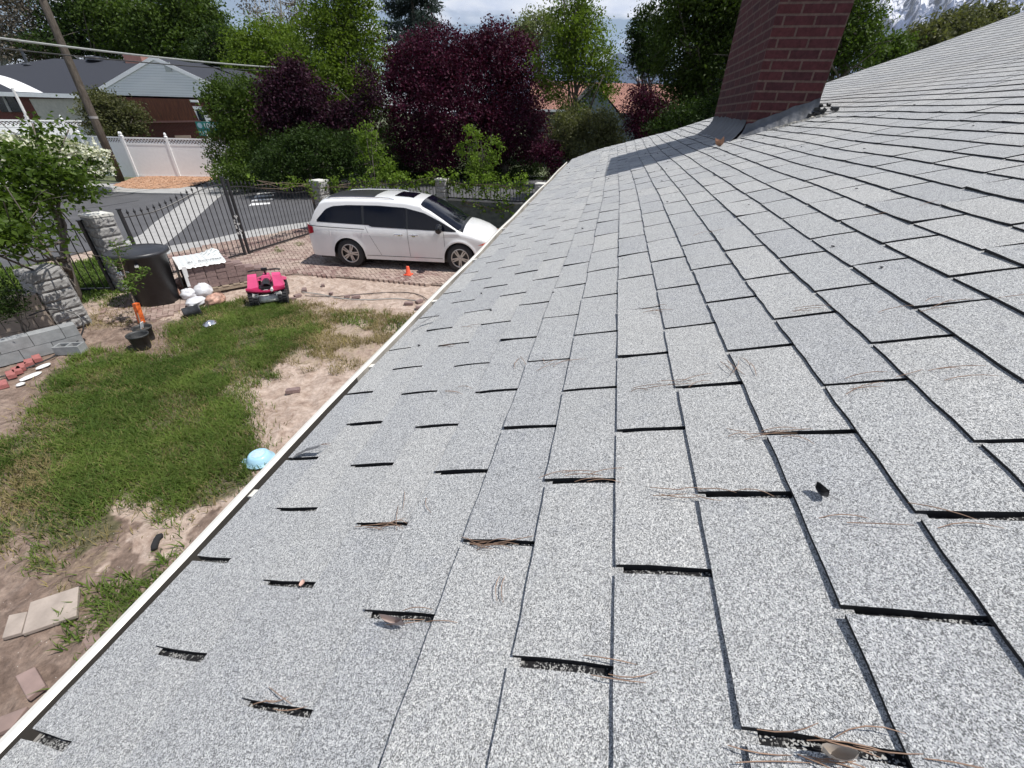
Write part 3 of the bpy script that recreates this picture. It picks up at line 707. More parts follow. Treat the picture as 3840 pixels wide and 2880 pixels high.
# ================================================================== MINIVAN
def make_van():
    paint = MT('white_pearl_paint', 0.22, spec=0.6); n = paint.noise(paint.co(), 1.5, 4)
    paint.col(paint.ramp(n, [(0.3, (0.74, 0.745, 0.75)), (0.7, (0.80, 0.80, 0.80))])); paint.b.inputs['Coat Weight'].default_value = 0.5; paint.b.inputs['Coat Roughness'].default_value = 0.04
    paint = paint.m
    glass = MT('tinted_glass', 0.04, spec=0.8); glass.col((0.003, 0.004, 0.010)); glass.b.inputs['Specular IOR Level'].default_value = 0.22; glass = glass.m
    trim = simple('black_trim', (0.012, 0.012, 0.014), 0.3); alloy = simple('alloy', (0.50, 0.49, 0.48), 0.35, metal=0.85, var=0.1)
    chrome = simple('chrome', (0.8, 0.8, 0.8), 0.12, metal=1.0, var=0.03)
    red = simple('red_lens', (0.36, 0.01, 0.03), 0.12, var=0.1); amber = simple('amber_lens', (0.75, 0.12, 0.06), 0.15, var=0.2)
    van = empty('minivan', (11.32, 5.46, 0.02), 'white minivan with dark tinted windows parked on the brick pavers beside the roof edge', 'minivan', rz=math.atan2(-.991, .133)); van.scale = (1.02, 1.03, 1.06)
    XR, XF = -2.60, 2.50
    TOP = [(-2.60, .86), (-2.585, 1.02), (-2.50, 1.16), (-2.32, 1.46), (-2.16, 1.625), (-2.0, 1.672), (-1.4, 1.715), (-.6, 1.725), (0.1, 1.70), (.5, 1.645), (.75, 1.545), (1.1, 1.36), (1.45, 1.165), (1.56, 1.12), (1.8, 1.075), (2.1, .985), (2.3, .885), (2.42, .76), (2.47, .62), (2.50, .5)]
    WZ = [(.18, .90), (.30, .945), (.42, .965), (.62, .985), (.80, .995), (.95, .985), (1.05, .965), (1.12, .945), (1.30, .895), (1.50, .84), (1.62, .80), (1.75, .76)]
    def ztop(x): return interp(TOP, x)
    def plan(x):
        if x > 1.5: t = (x - 1.5) / 1.03; return max(.02, 1 - .30 * t ** 2.6 - .28 * t ** 9)
        if x < -1.8: t = (-1.8 - x) / .82; return max(.02, 1 - .07 * t ** 2 - .10 * t ** 10)
        return 1.0
    def wz(x, z): return interp(WZ, z) * plan(x)
    def zbot(x):
        z = 0.235 + (.03 if x > 1.9 or x < -1.95 else 0)
        for xa in (-1.5, 1.5):
            r_ = .42; d = abs(x - xa)
            if d < r_: z = max(z, .35 + math.sqrt(r_ * r_ - d * d))
        return z
    def zs(x): return max(zbot(x) + 0.02, ztop(x) - (.13 if -2.2 < x < .55 else .17 if x < 1.5 else .20))
    def topz(x, y):
        w = wz(x, zs(x)); q = min(1, abs(y) / w); return zs(x) + (ztop(x) - zs(x)) * (1 - q ** 2.6) ** (1 / 2.2)
    stations = sorted(set([XR + (XF - XR) * i / 110 for i in range(111)] + [xa + s * r_ for xa in (-1.5, 1.5) for s in (-1, 1) for r_ in (.42, .415, .405, .385, .34)]))
    mb = MB()
    for sgn in (-1, 1):
        Pg = []
        for x in stations:
            row = []; zb_, z1 = zbot(x), zs(x)
            for i in range(15):
                z = zb_ + (z1 - zb_) * i / 14; y = wz(x, z)
                cre = 0.012 * math.exp(-((z - (.93 + .03 * x)) / .03) ** 2) if abs(x) < 2.2 else 0     # shoulder crease
                for xa in (-1.5, 1.5):
                    d = math.hypot(x - xa, z - .36); cre += 0.018 * math.exp(-((d - .43) / .04) ** 2)
                cre -= 0.012 * math.exp(-((z - .36) / .04) ** 2) * (abs(x) < 1.05)
                row.append((x, sgn * (y + cre), z))
            w1 = wz(x, z1)
            for i in range(1, 13):
                th = PI / 2 * i / 12; y = w1 * math.cos(th) ** .9 if i < 12 else 0
                row.append((x, sgn * y, topz(x, y)))
            Pg.append(row)
        mb.grid(Pg)
        for x in (XR, XF):
            pass
    # rear and front closures
    for x in (XR, XF):
        pr = []
        for i in range(15):
            z = zbot(x) + (ztop(x) - zbot(x)) * i / 14; pr.append([(x, -wz(x, z) * .999, z), (x, wz(x, z) * .999, z)])
        mb.grid(pr)
    body = mb.build('body', paint, van, smooth=True)
    mb = MB(); mb.hexa([(x, y, z) for z in (.2, .62) for x, y in ((-2.4, -.80), (2.3, -.76), (2.3, .76), (-2.4, .80))]); mb.build('underbody', trim, van)
    def sidepatch(name, xs_, lo, hi, mat, off=.006, parent=van, sgn=-1, nv=6):
        m = MB(); m.grid([[(x, sgn * (wz(x, lo(x) + (hi(x) - lo(x)) * j / nv) + off), lo(x) + (hi(x) - lo(x)) * j / nv) for j in range(nv + 1)] for x in xs_])
        return m.build(name, mat, parent, smooth=True)
    def fr(a, b, n=24): return [a + (b - a) * i / n for i in range(n + 1)]
    beltz = lambda x: 1.075 - .018 * (x + 1) if x > -.85 else 1.105 - .02 * (x + .85)
    HI = [(-2.27, 1.15), (-2.0, 1.40), (-1.8, 1.475), (-1.4, 1.51), (-.6, 1.525), (.1, 1.50), (.6, 1.40), (1.0, 1.235), (1.3, 1.09), (1.42, 1.035)]
    hi = lambda x: max(beltz(x) + .004, interp(HI, x))
    for sgn in (-1, 1):
        sidepatch('window_surround', fr(-2.27, 1.42, 60), lambda x: beltz(x) - .015, lambda x: hi(x) + .015, trim, .004, sgn=sgn)
        for (a, b) in ((-2.22, -1.05), (-.98, .12), (.17, 1.02), (1.06, 1.36)):
            sidepatch('window', fr(a, b), beltz, hi, glass, .009, sgn=sgn)
        # door seams, slide rail, rocker line
        for (x0, x1) in ((-.98, -.62), (.14, .16), (1.10, 1.12)):
            m = MB(); m.grid([[(x0 + (x1 - x0) * (1 - (z - .35) / .72) + dx, sgn * (wz(0, z) + .004 + .012 * math.exp(-((z - .93) / .03) ** 2)), z) for dx in (-.004, .004)] for z in fr(.36, 1.06, 20)])
            m.build('door_seam', trim, van)
        sidepatch('slide_rail', fr(-2.5, -1.0), lambda x: .985 - .02 * (x + 1), lambda x: 1.0 - .02 * (x + 1), trim, .014, sgn=sgn, nv=1)
        sidepatch('rocker_seam', fr(-1.05, 1.05), lambda x: .335, lambda x: .345, trim, .004, sgn=sgn, nv=1)
        for x in (-.10, .30):
            m = MB(); y = sgn * (.985 + .03); m.tube([(x - .11, y - sgn * .02, .90), (x - .09, y, .905), (x + .09, y, .905), (x + .11, y - sgn * .02, .90)], .013, 8); m.box((x, sgn * .985, .885), (.09, .02, .04))
            m.build('door_handle', chrome, van, smooth=False)
        tl = sidepatch('tail_light', fr(-2.585, -2.40, 8), lambda x: .80 + .30 * (x + 2.585), lambda x: 1.06 - .35 * (x + 2.585), red, .012, sgn=sgn)
        sidepatch('headlight', fr(1.98, 2.40, 10), lambda x: .70 + .03 * (2.4 - x), lambda x: .71 + .33 * (x - 1.98) * (1 if x < 2.2 else (2.42 - x) / .22), amber, .01, sgn=sgn)
        # mirror
        m = MB(); c = (1.00, sgn * 1.10, 1.10); P = []
        for i in range(9):
            th = PI * i / 8 - PI / 2; P.append([(c[0] + .095 * math.sin(th) * (1 if j else 1), c[1] + .15 * math.cos(th) * math.cos(2 * PI * j / 14), c[2] + .12 * math.cos(th) * math.sin(2 * PI * j / 14)) for j in range(15)])
        m.grid(P); m.tube([(1.02, sgn * .93, 1.06), (1.02, sgn * 1.02, 1.07)], .03, 8)
        m.build('mirror', simple('gloss_black', (0.01, 0.01, 0.012), 0.08), van, smooth=True)
    # windshield, sunroof, dark patch on the roof, rear window
    def toppatch(name, xs_, yl, mat, off=.007, ny=12, rfac=.0):
        m = MB(); m.grid([[(x, (-1 + 2 * j / ny) * yl(x) if not isinstance(yl(x), tuple) else yl(x)[0] + (yl(x)[1] - yl(x)[0]) * j / ny, 0) for j in range(ny + 1)] for x in xs_])
        m.v = [(x, y, topz(x, y) + off) for x, y, z in m.v]
        return m.build(name, mat, van, smooth=True)
    toppatch('windshield', fr(.50, 1.52, 20), lambda x: wz(x, zs(x)) * (.90 + .06 * (x - .5)), glass, .009)
    toppatch('cowl', fr(1.50, 1.60, 4), lambda x: wz(x, zs(x)) * .93, trim, .008)
    toppatch('sunroof', fr(-.28, .22, 8), lambda x: .38, glass, .006)
    toppatch('dark_roof_patch', fr(-2.02, -.75, 16), lambda x: .60 + .04 * math.sin((x + 2) * 2.4), simple('dark_roof_tone', (0.03, 0.028, 0.028), 0.35), .006)  # darker patch over the rear part of the roof
    for s in (-1, 1):
        m = MB(); m.tube([(x, s * .70, topz(x, .70) + .03 * (1 if -1.95 < x < -.25 else 0) + .002) for x in fr(-2.0, -.2, 14)], .012, 6); m.build('roof_rail', chrome, van)
        m = MB(); m.tube([(1.50, s * .32, topz(1.50, .32) + .02), (1.25, s * .1 - .3, topz(1.25, .3) + .02)], .008, 6); m.build('wiper', trim, van)
    m = MB(); m.grid([[(-2.46 + .26 * (z - 1.16) / .36 - .02, y, z) for y in fr(-.72, .72, 8)] for z in fr(1.18, 1.54, 6)]); m.build('rear_window', glass, van)
    # wheels
    tyre_p = [(.218, -.11), (.245, -.118), (.315, -.12), (.353, -.095), (.367, -.06), (.367, .06), (.353, .095), (.315, .12), (.245, .118), (.218, .11)]
    rotm = Matrix.Rotation(PI / 2, 4, 'X')
    tm = MB(); tm.lathe(tyre_p, n=40, mat=rotm); proto_t = None
    first = None
    for (wx, s) in ((-1.5, -1), (1.5, -1), (-1.5, 1), (1.5, 1)):
        if first is None:
            wh = tm.build('wheel', M['rubber'], van, smooth=True)
            rm = MB(); rm.lathe([(.232, -.112), (.228, -.06), (.20, -.02), (.06, -.01)], n=36, mat=Matrix.Rotation(-PI / 2, 4, 'X')); rm.lathe([(.236, -.113), (.222, -.117), (.218, -.095)], n=36, mat=rotm)
            rm2 = MB()
            rm2.lathe([(.240, .1175), (.226, .121), (.214, .116), (.212, .085)], n=36, mat=rotm)
            for k in range(5):
                a = 2 * PI * k / 5
                for da in (-.145, .145):
                    c1 = Vector((math.cos(a + da * 2.3) * .045, 0, math.sin(a + da * 2.3) * .045)); c2 = Vector((math.cos(a + da) * .222, 0, math.sin(a + da) * .222))
                    tg = Vector((-math.sin(a), 0, math.cos(a)))
                    q = [c1 - tg * .018, c1 + tg * .018, c2 + tg * .017, c2 - tg * .017]
                    rm2.hexa([(p.x, -.085, p.z) for p in q] + [(p.x, -.108, p.z) for p in q])
            rm2.lathe([(.0, .112), (.045, .112), (.065, .100), (.068, .08)], n=20, mat=rotm)
            rb = rm2.build('rim', alloy, wh); bk_ = MB(); bk_.lathe([(.0, .05), (.215, .05)], n=30, mat=rotm); bk_.build('brake_disc', trim, wh)
            for k in range(5):
                a = 2 * PI * (k + .5) / 5; nb_ = MB(); nb_.tube([(math.cos(a) * .038, -.105, math.sin(a) * .038), (math.cos(a) * .038, -.118, math.sin(a) * .038)], .008, 6); nb_.build('wheel_nut', trim, wh)
            first = wh
            wh.location = (wx, s * .845, .367)
        else:
            c = copy_tree(first, van); c.location = (wx, s * .845, .367); c.rotation_euler.z = 0 if s < 0 else PI; c.rotation_euler.y = rnd.uniform(0, 1) if s < 0 else 0
    # grille, plate, bumper line
    m = MB(); m.box((2.49, 0, .62), (.05, 1.0, .12)); m.build('grille', chrome, van)
    m = MB(); m.box((-2.62, 0, .86), (.02, .32, .15)); m.build('number_plate', M['paint'], van)
    m = MB(); m.box((-2.615, 0, .45), (.05, 1.5, .05)); m.build('rear_bumper_strip', trim, van)
make_van()

# ================================================================== PILLARS, WALL, IRON FENCES
def pillar(loc, size, h, rz, label, group, name='block_pillar', mat='cmu', cap=True, course=.2):
    r_ = empty(name, (loc[0], loc[1], 0), label, 'pillar', group, rz); m = MB(); n = int(round(h / course)); rr = random.Random(int(loc[0] * 100))
    g2 = np.random.default_rng(int(loc[0] * 100 + loc[1]))
    for i in range(n):      # split-face courses: each face a rough little grid
        z0, z1 = i * h / n + .004, (i + 1) * h / n - .004; hs = size / 2
        c = [(-hs, -hs), (hs, -hs), (hs, hs), (-hs, hs)]
        for k in range(4):
            p, q = c[k], c[(k + 1) % 4]; nx_ = (q[1] - p[1]) / size; ny_ = -(q[0] - p[0]) / size; P = []
            for a in range(9):
                row = []
                for b in range(6):
                    f_, t_ = a / 8, b / 5; ed = 0 if (a in (0, 8) or b in (0, 5)) else 1
                    o_ = ed * (.012 + .020 * g2.random()); row.append((p[0] + (q[0] - p[0]) * f_ + nx_ * o_, p[1] + (q[1] - p[1]) * f_ + ny_ * o_, z0 + (z1 - z0) * t_))
                P.append(row)
            m.grid(P)
        m.quad((-hs, -hs, z1), (hs, -hs, z1), (hs, hs, z1), (-hs, hs, z1))
    m.build('blocks', M[mat], r_)
    m = MB(); m.box((0, 0, h / 2 - .01), (size - .03, size - .03, h - .03)); m.build('mortar', M['darkblock'], r_)
    if cap: m = MB(); m.box((0, 0, h + .03), (size + .03, size + .03, .05)); m.build('cap', M['cap'], r_, bevel=.006)
    return r_
GR_P = 'split face block pillars of the yard fence'
pillar((7.22, 11.0), .42, 1.64, R(-12), 'grey split face pillar behind the black bin at the left end of the gate', GR_P)
pillar((14.0, 10.05), .42, 1.62, R(-12), 'grey split face pillar with pale top behind the rear of the minivan', GR_P)
pillar((16.22, 6.35), .40, 1.60, 0, 'vine covered pillar on the street wall above the minivan roof', GR_P, mat='cmu')
pillar((16.35, 2.55), .40, 1.62, 0, 'pillar with pale cap where the street wall meets the gutter line', GR_P, mat='cmu')
pillar((5.25, 10.15), .50, 1.15, R(-12), 'mottled pale stone pillar under the yard tree beside the bin', GR_P, cap=False)
def fence(name, label, p, q, hfun, n, spear=True, z0=.08, rails=((0, .04),), cat='fence', group=None, top_off=.14, postw=.06, pr=.011, zbase=0.0):
    p = Vector((p[0], p[1], zbase)); q = Vector((q[0], q[1], zbase)); r_ = empty(name, p, label, cat, group); d = (q - p); Ln = d.length; rz = math.atan2(d.y, d.x); r_.rotation_euler.z = rz
    for x in (0, Ln):
        m = MB(); h = hfun(x / Ln); m.box((x, 0, (h + .03) / 2), (postw, postw, h + .03)); m.box((x, 0, h + .04), (postw + .02, postw + .02, .02)); m.build('post', M['black_iron'], r_)
    m = MB(); m.box((Ln / 2, 0, z0), (Ln - postw, .035, .045)); m.build('rail', M['black_iron'], r_)
    m = MB(); m.tube([(Ln * i / 20, 0, hfun(i / 20) - top_off) for i in range(21)], .014, 6); m.build('rail', M['black_iron'], r_)
    for i in range(n):
        x = Ln * (i + 1) / (n + 1); h = hfun(x / Ln); m = MB()
        m.tube([(x, 0, z0), (x, 0, h - .08)], pr, 6)
        if spear:
            m.tube([(x, 0, h - .09), (x, 0, h - .07), (x, 0, h - .045), (x, 0, h + .03)], [.011, .02, .02, .001], 6)
            m.tube([(x - .035, 0, h - .03), (x - .02, 0, h - .065), (x, 0, h - .075), (x + .02, 0, h - .065), (x + .035, 0, h - .03)], [.002, .007, .008, .007, .002], 5)
        m.build('picket', M['black_iron'], r_)
    return r_
hl = lambda f: 1.66 + .42 * sstep(0.15, 0.95, f)
hr_ = lambda f: 2.0 - .46 * sstep(0.0, 0.85, f)
g1 = fence('iron_gate', 'left leaf of the black iron driveway gate with arched spear tops', (7.72, 10.98), (10.30, 10.44), hl, 17, cat='gate', group='leaves of the driveway gate')
g2 = fence('iron_gate', 'right leaf of the black iron gate sloping down behind the minivan', (10.44, 10.42), (13.55, 10.10), hr_, 21, cat='gate', group='leaves of the driveway gate', spear=True)
m = MB(); rr = random.Random(2)
for i in range(16):
    t = i / 15; c = Vector((10.30 + .13 * math.sin(i * 1.3) * .6, 10.40, 1.12 - .035 * i + .03 * math.sin(i)))
    m.tube([c + Vector((.02 * math.cos(a), .012 * math.sin(a * 2), .022 * math.sin(a))) for a in [k * PI / 3 for k in range(7)]], .005, 5)
tag(m.build('chain', M['silver']), 'pale chain looped round the two middle posts of the iron gate', 'chain')
fence('iron_fence', 'short black spear fence left of the bin pillar behind the yard tree', (6.95, 11.15), (6.0, 13.6), lambda f: 1.55, 14, group='iron fences along the yard')
fence('iron_fence', 'black iron fence running out of the frame behind the yard tree', (6.0, 13.7), (5.0, 16.2), lambda f: 1.55, 14, group='iron fences along the yard')
def block_wall(name, label, p, q, h, th, mat, capm, course=.2, bl=.4, group=None):
    p = Vector((p[0], p[1], 0)); q = Vector((q[0], q[1], 0)); d = q - p; Ln = d.length; r_ = empty(name, p, label, 'wall', group, math.atan2(d.y, d.x))
    m = MB(); n = int(round(h / course)); rr = random.Random(int(p.x * 10))
    for i in range(n):
        x = -(bl / 2 if i % 2 else 0)
        while x < Ln - .02:
            a, b = max(0, x), min(Ln, x + bl); m.box(((a + b) / 2, rr.gauss(0, .004), (i + .5) * h / n), (b - a - .008, th, h / n - .008)); x += bl
    m.build('blocks', M[mat], r_); m = MB(); m.box((Ln / 2, 0, h / 2), (Ln - .01, th - .03, h - .02)); m.build('mortar', M['darkblock'], r_)
    if capm: m = MB(); m.box((Ln / 2, 0, h + .03), (Ln, th + .06, .055)); m.build('cap', M[capm], r_)
    return r_
block_wall('block_wall', 'dark block wall between the gate pillar and the vine pillar behind the van', (14.25, 9.85), (16.1, 6.55), .92, .2, 'darkblock', 'concrete', group='street side walls')
block_wall('block_wall', 'dark grey block wall with hanging vines in front of the van bonnet', (16.25, 6.15), (16.4, 2.75), .92, .2, 'darkblock', 'concrete', group='street side walls')
fence('iron_fence', 'black iron railing with vines above the wall behind the van roof', (14.25, 9.85), (16.1, 6.55), lambda f: .68, 30, group='iron fences along the yard', zbase=.95, z0=.05, top_off=.16, spear=True)
fence('iron_fence', 'black iron railing with vines above the wall in front of the van bonnet', (16.25, 6.15), (16.4, 2.75), lambda f: .68, 27, group='iron fences along the yard', zbase=.95, z0=.05, top_off=.16, spear=True)

# ================================================================== YARD THINGS
# big black bin
def bin_():
    p = G(560, 1160, 0) + Vector((.30, .20, 0)); r_ = empty('bin', (6.72, 9.62, 0.01), 'tall round black lidded bin in front of the gate pillar', 'bin')
    m = MB(); m.lathe([(.0, .0), (.30, 0), (.315, .03), (.375, .92), (.395, .93), (.395, .97), (.36, .97)], n=40); m.build('body', M['blk_plastic'], r_, smooth=True)
    m = MB(); m.lathe([(.43, .94), (.445, .955), (.44, 1.0), (.40, 1.02), (.385, 1.0), (.2, 1.035), (.0, 1.045)], n=40); m.build('lid', simple('faded_black_lid', (0.030, 0.031, 0.036), 0.38, var=0.3, scale=8, bump=.15, bscale=9), r_, smooth=True)
    r_.scale = (1.22, 1.22, 1.13)
    for s in (-1, 1):
        m = MB(); m.tube([(s * .36, -.08, .72), (s * .43, -.07, .72), (s * .43, .07, .72), (s * .36, .08, .72)], .014, 6); m.build('handle', M['blk_plastic'], r_)
    m = MB(); m.box((-.30, -.24, .82), (.05, .05, .04), R(38)); m.build('latch', M['silver'], r_)
bin_()
# potted sapling
def pots():
    def pot(name, loc, r1, r0, h, label, tilt=0):
        r_ = empty(name, loc, label, 'flowerpot', 'black nursery pots'); r_.rotation_euler.x = tilt
        m = MB(); m.lathe([(0, .01), (r0, 0), (r0 + .004, .01), (r1 - .012, h - .035), (r1, h - .035), (r1 + .006, h), (r1 - .006, h), (r1 - .016, h - .03), (r0 - .01, .03), (0, .03)], n=32); m.build('shell', M['pot'], r_, smooth=True)
        return r_
    a = G(560, 1305, 0); b = G(535, 1255, 0)
    p1 = pot('plant_pot', (4.86, 7.98, 0.0), .165, .12, .27, 'empty black plant pot in front of the potted sapling')
    p2 = pot('plant_pot', (5.15, 8.22, 0.0), .15, .12, .25, 'black plant pot holding the thin sapling')
    m = MB(); m.lathe([(0, .19), (.14, .19)], n=20); m.build('soil', M['gutter_in'], p2)
    t = empty('sapling', (5.15, 8.22, .2), 'thin leaning sapling with a store tag in the rear black pot', 'sapling')
    top = Vector((.75, .78, 1.12)); m = MB(); pts = [Vector((0, 0, 0)), top * .3, top * .6 + Vector((0, 0, .03)), top, top * 1.18 + Vector((0, 0, .1))]
    m.tube(pts, [.012, .010, .008, .006, .002], 6); rr = random.Random(4); tips = []
    for i in range(12):
        s = rr.uniform(.45, 1.1); p = top * s; d = Vector((rr.gauss(0, .25), rr.gauss(0, .25), rr.uniform(.05, .3))); m.tube([p, p + d * .5, p + d], [.004, .003, .001], 4, cap=False); tips += [p + d * rr.uniform(.1, 1) + Vector([rr.gauss(0, .045) for _ in range(3)]) for _ in range(34)]
    m.build('trunk', M['twig'], t)
    leaf_mesh('crown', [tuple(x) for x in tips], .075, mat_leaf('sapling_leaf', (0.05, 0.10, 0.02), (0.16, 0.24, 0.05)), t, 3, aspect=.34)
    m = MB(); p = top * .24; m.hexa([p + Vector(q) for q in ((-.05, -.045, -.22), (.03, -.045, -.22), (.03, .035, -.22), (-.05, .035, -.22), (.0, -.045, .14), (.08, -.045, .14), (.08, .035, .14), (0, .035, .14))])
    m.build('plastic_label', simple('orange_store_label', (0.75, 0.13, 0.03), 0.35, var=.6, scale=24), t)
    m = MB(); p = top * .08 + Vector((-.03, -.05, -.02)); m.box(p, (.09, .01, .13), .4, rx=.3); m.build('care_card', M['paint'], t)
    m = MB(); rr = random.Random(8); c = top * .78 + Vector((.0, .10, -.1))
    for i in range(10): m.box(c + Vector((rr.gauss(0, .03), rr.gauss(0, .03), rr.gauss(0, .04))), (.09, .05, .004), rr.uniform(0, 3), rx=rr.uniform(-1, 1))
    m.build('torn_tag', M['foil'], t)
pots()
# pallet of pavers with white wrap
def pallet():
    o = Vector((7.62, 9.30, 0)); rz = R(-37); r_ = empty('pallet', (o.x, o.y, 0.04), 'wooden pallet under the stack of grey pavers', 'pallet', rz=rz)
    # local x: along the long side towards the lower right of the picture
    for y in (-.42, 0, .42): m = MB(); m.box((.28, y, .05), (1.25, .09, .08)); m.build('runner', M['wood_pallet'], r_)
    for k in range(6): m = MB(); m.box((-.30 + k * .23, 0, .10), (.14, .95, .02)); m.build('deck_board', M['wood_pallet'], r_)
    rr = random.Random(12); s = empty('paver_stack', (o.x, o.y, 0.155), 'stack of grey brown concrete pavers on the pallet near the gate', 'paver stack', rz=rz)
    cols = []
    nx_, ny_, nzl = 10, 8, 7
    for ix in range(6):
        for iy in range(8):
            hgt = 7 if ix < 4 else (6 if ix < 5 else 5)
            if ix >= 5 and iy > 5: hgt -= 1
            hgt = max(1, hgt - (rr.random() < .25 if ix > 3 else 0))
            for iz in range(hgt):
                m = MB(); m.box((0, 0, 0), (.196, .098, .058)); 
                cols.append((-.32 + .1 + ix * .205 + rr.gauss(0, .003), -.41 + .05 + iy * .104 + rr.gauss(0, .003), .038 + iz * .079))
    base = MB(); base.box((0, 0, 0), (.197, .099, .076)); b0 = None; vis = []
    key = {(round(c[0], 1), round(c[1], 1)): 0 for c in cols}
    allp = MB(); keep = []
    for c in cols:
        if c[0] < -.15 and c[1] > -.3 and c[2] < .4: allp.box(c, (.197, .099, .076)); continue
        keep.append(c)
    keep.sort(key=lambda c: (c[1] - c[2] * 3)); 
    for c in keep[95:]: allp.box(c, (.197, .099, .076))
    for c in keep[:95]:
        if b0 is None: b0 = base.build('paver', M['paver'], s); p_ = b0
        else: p_ = b0.copy(); COL.objects.link(p_); p_.parent = s
        p_.location = c; p_.rotation_euler.z = rr.gauss(0, .012)
    o2 = allp.build('inner_pavers', M['paver'], s); o2['kind'] = 'stuff'
    # white wrap: draped sheet over the left part
    g = np.random.default_rng(4); P = []
    w = MT('woven_white_wrap', 0.55); v = w.co(); wv = w.n.new('ShaderNodeTexWave'); w.l.new(v, wv.inputs['Vector']); wv.inputs['Scale'].default_value = 3.2; wv.bands_direction = 'Y'
    w.col(w.ramp(wv.outputs[0], [(0.0, (0.18, 0.23, 0.22)), (0.10, (0.66, 0.68, 0.68)), (1.0, (0.72, 0.73, 0.73))])); w.bump(w.noise(v, 9, 4), .4, .02)
    nu, nv_ = 30, 26
    for i in range(nu + 1):
        row = []
        for j in range(nv_ + 1):
            a = -.36 + .92 * i / nu; b = -.47 + .95 * j / nv_; z = .575 + .006 * math.sin(i * 1.7) + .012 * g.random() * (i > 18)
            z += .10 * math.exp(-((a - .45) / .22) ** 2 - ((b - .28) / .25) ** 2) * (0.8 + .4 * math.sin(i * .9 + j * .7))
            if b < -.42: z -= .05 + .02 * g.random()
            row.append((a, b, z))
        P.append(row)
    m = MB(); m.grid(P); m.build('wrap', w.m, s, smooth=True)
    m = MB(); P = [[(-.365 - .006 * g.random() - .03 * t, -.47 + .95 * j / 12, (.575 - .56 * t)) for j in range(13)] for t in (0, .35, .7, 1)]; m.grid(P); m.build('end_wrap', simple('dark_grey_wrap', (0.085, 0.09, 0.092), 0.6, var=.3, scale=18), s)
    for (x0, x1, z0_, z1_) in ((-.30, -.24, .33, .56), (-.33, -.27, .12, .56)):
        m = MB(); m.quad((x0, -.475, z0_), (x1, -.475, z0_), (x1 + .02, -.478, z1_), (x0 + .02, -.478, z1_)); m.build('torn_wrap', M['paint'], s)
    cu = bpy.data.curves.new('lettering', 'FONT'); cu.body = 'RI   Roc-Mate'; cu.size = .12; cu.extrude = .001; cu.align_x = 'CENTER'
    to = bpy.data.objects.new('lettering', cu); COL.objects.link(to); bpy.context.view_layer.update()
    me = bpy.data.meshes.new_from_object(to.evaluated_get(bpy.context.evaluated_depsgraph_get())); bpy.data.objects.remove(to)
    lo = bpy.data.objects.new('lettering', me); me.materials.clear(); me.materials.append(M['tar']); COL.objects.link(lo); lo.parent = s; lo.location = (.18, -.34, .600)
    # loose pavers beside the pallet
    for k, (x, y, h) in enumerate(((8.55, 8.35, 3), (8.72, 8.52, 4))): pass
pallet()
# small neat stack beyond the pallet
s = empty('paver_stack', (8.62, 8.85, 0.03), 'low reddish paver stack behind the pink toy quad', 'paver stack', rz=R(-37)); b0 = None; rr = random.Random(22)
for ix in range(3):
    for iy in range(3):
        for iz in range(5 - (ix == 0) * 1 - (ix == 2) * 1):
            if b0 is None: m = MB(); m.box((0, 0, 0), (.197, .099, .059)); b0 = m.build('paver', M['paver'], s); p_ = b0
            else: p_ = b0.copy(); COL.objects.link(p_); p_.parent = s
            p_.location = (-.2 + ix * .205, -.11 + iy * .104, .03 + iz * .062); p_.rotation_euler.z = rr.gauss(0, .02)

# crumpled bags
def bag(name, label, loc, size, mat, seed, cat='bag', group=None):
    m = MB(); g = np.random.default_rng(seed); K = g.normal(size=(14, 3)); K /= np.linalg.norm(K, axis=1, keepdims=True); A = g.uniform(.05, .22, 14); P = []
    for i in range(23):
        th = PI * i / 22; row = []
        for j in range(33):
            ph = 2 * PI * j / 32; d = np.array([math.sin(th) * math.cos(ph), math.sin(th) * math.sin(ph), math.cos(th)])
            r_ = .82 + float((A * np.abs(np.sin((K @ d) * 5 + A * 30))).sum()) * .24 + .03 * math.sin(j * 8 * PI / 32 + i)
            row.append((d[0] * r_ * size[0], d[1] * r_ * size[1], max(-.75 * size[2], d[2] * r_ * size[2]) + size[2] * .74))
        P.append(row)
    m.grid(P); o = m.build(name, mat, loc=loc, smooth=True); return tag(o, label, cat, group)
GB = 'bags heaped by the pallet'
q = lambda u, v: G(u, v, 0)
for nm, lb, (u, v_), sz, mt, sd in (('bag', 'white plastic bag on top of the heap beside the paver pallet', (770, 1110), (.17, .16, .15), 'bag_w', 1), ('bag', 'knotted white bag with pink contents left of the top white bag', (715, 1120), (.15, .14, .12), 'bag_w', 2),
                                ('bag', 'tan net bag nearest the black bin', (650, 1120), (.19, .17, .15), 'bag_o', 3), ('bag', 'orange net bag behind the white bags', (690, 1085), (.19, .16, .14), 'bag_o', 4),
                                ('bag', 'orange net bag at the right end of the heap above the grass', (815, 1140), (.20, .15, .12), 'bag_o', 5), ('bag', 'flattened white bag just behind the lying black pot', (740, 1145), (.2, .14, .09), 'bag_w', 6)):
    p = q(u, v_); bag(nm, lb, (p.x, p.y, 0.02), sz, M[mt], sd, group=GB)
p = q(720, 1185); r_ = empty('plant_pot', (p.x, p.y, .10), 'dark grey plant pot lying on its side in front of the bags', 'flowerpot', 'black nursery pots'); r_.rotation_euler = (R(90), 0, R(55))
m = MB(); m.lathe([(0, -.13), (.088, -.13), (.094, -.12), (.112, .15), (.120, .15), (.120, .175), (.108, .175), (.10, .14), (.085, -.11), (0, -.11)], n=30); m.build('shell', simple('grey_black_plastic', (0.05, 0.052, 0.058), .45, var=.3, scale=18), r_, smooth=True)
m = MB(); m.box((.02, .108, .08), (.03, .006, .03)); m.build('sticker', M['paint'], r_)
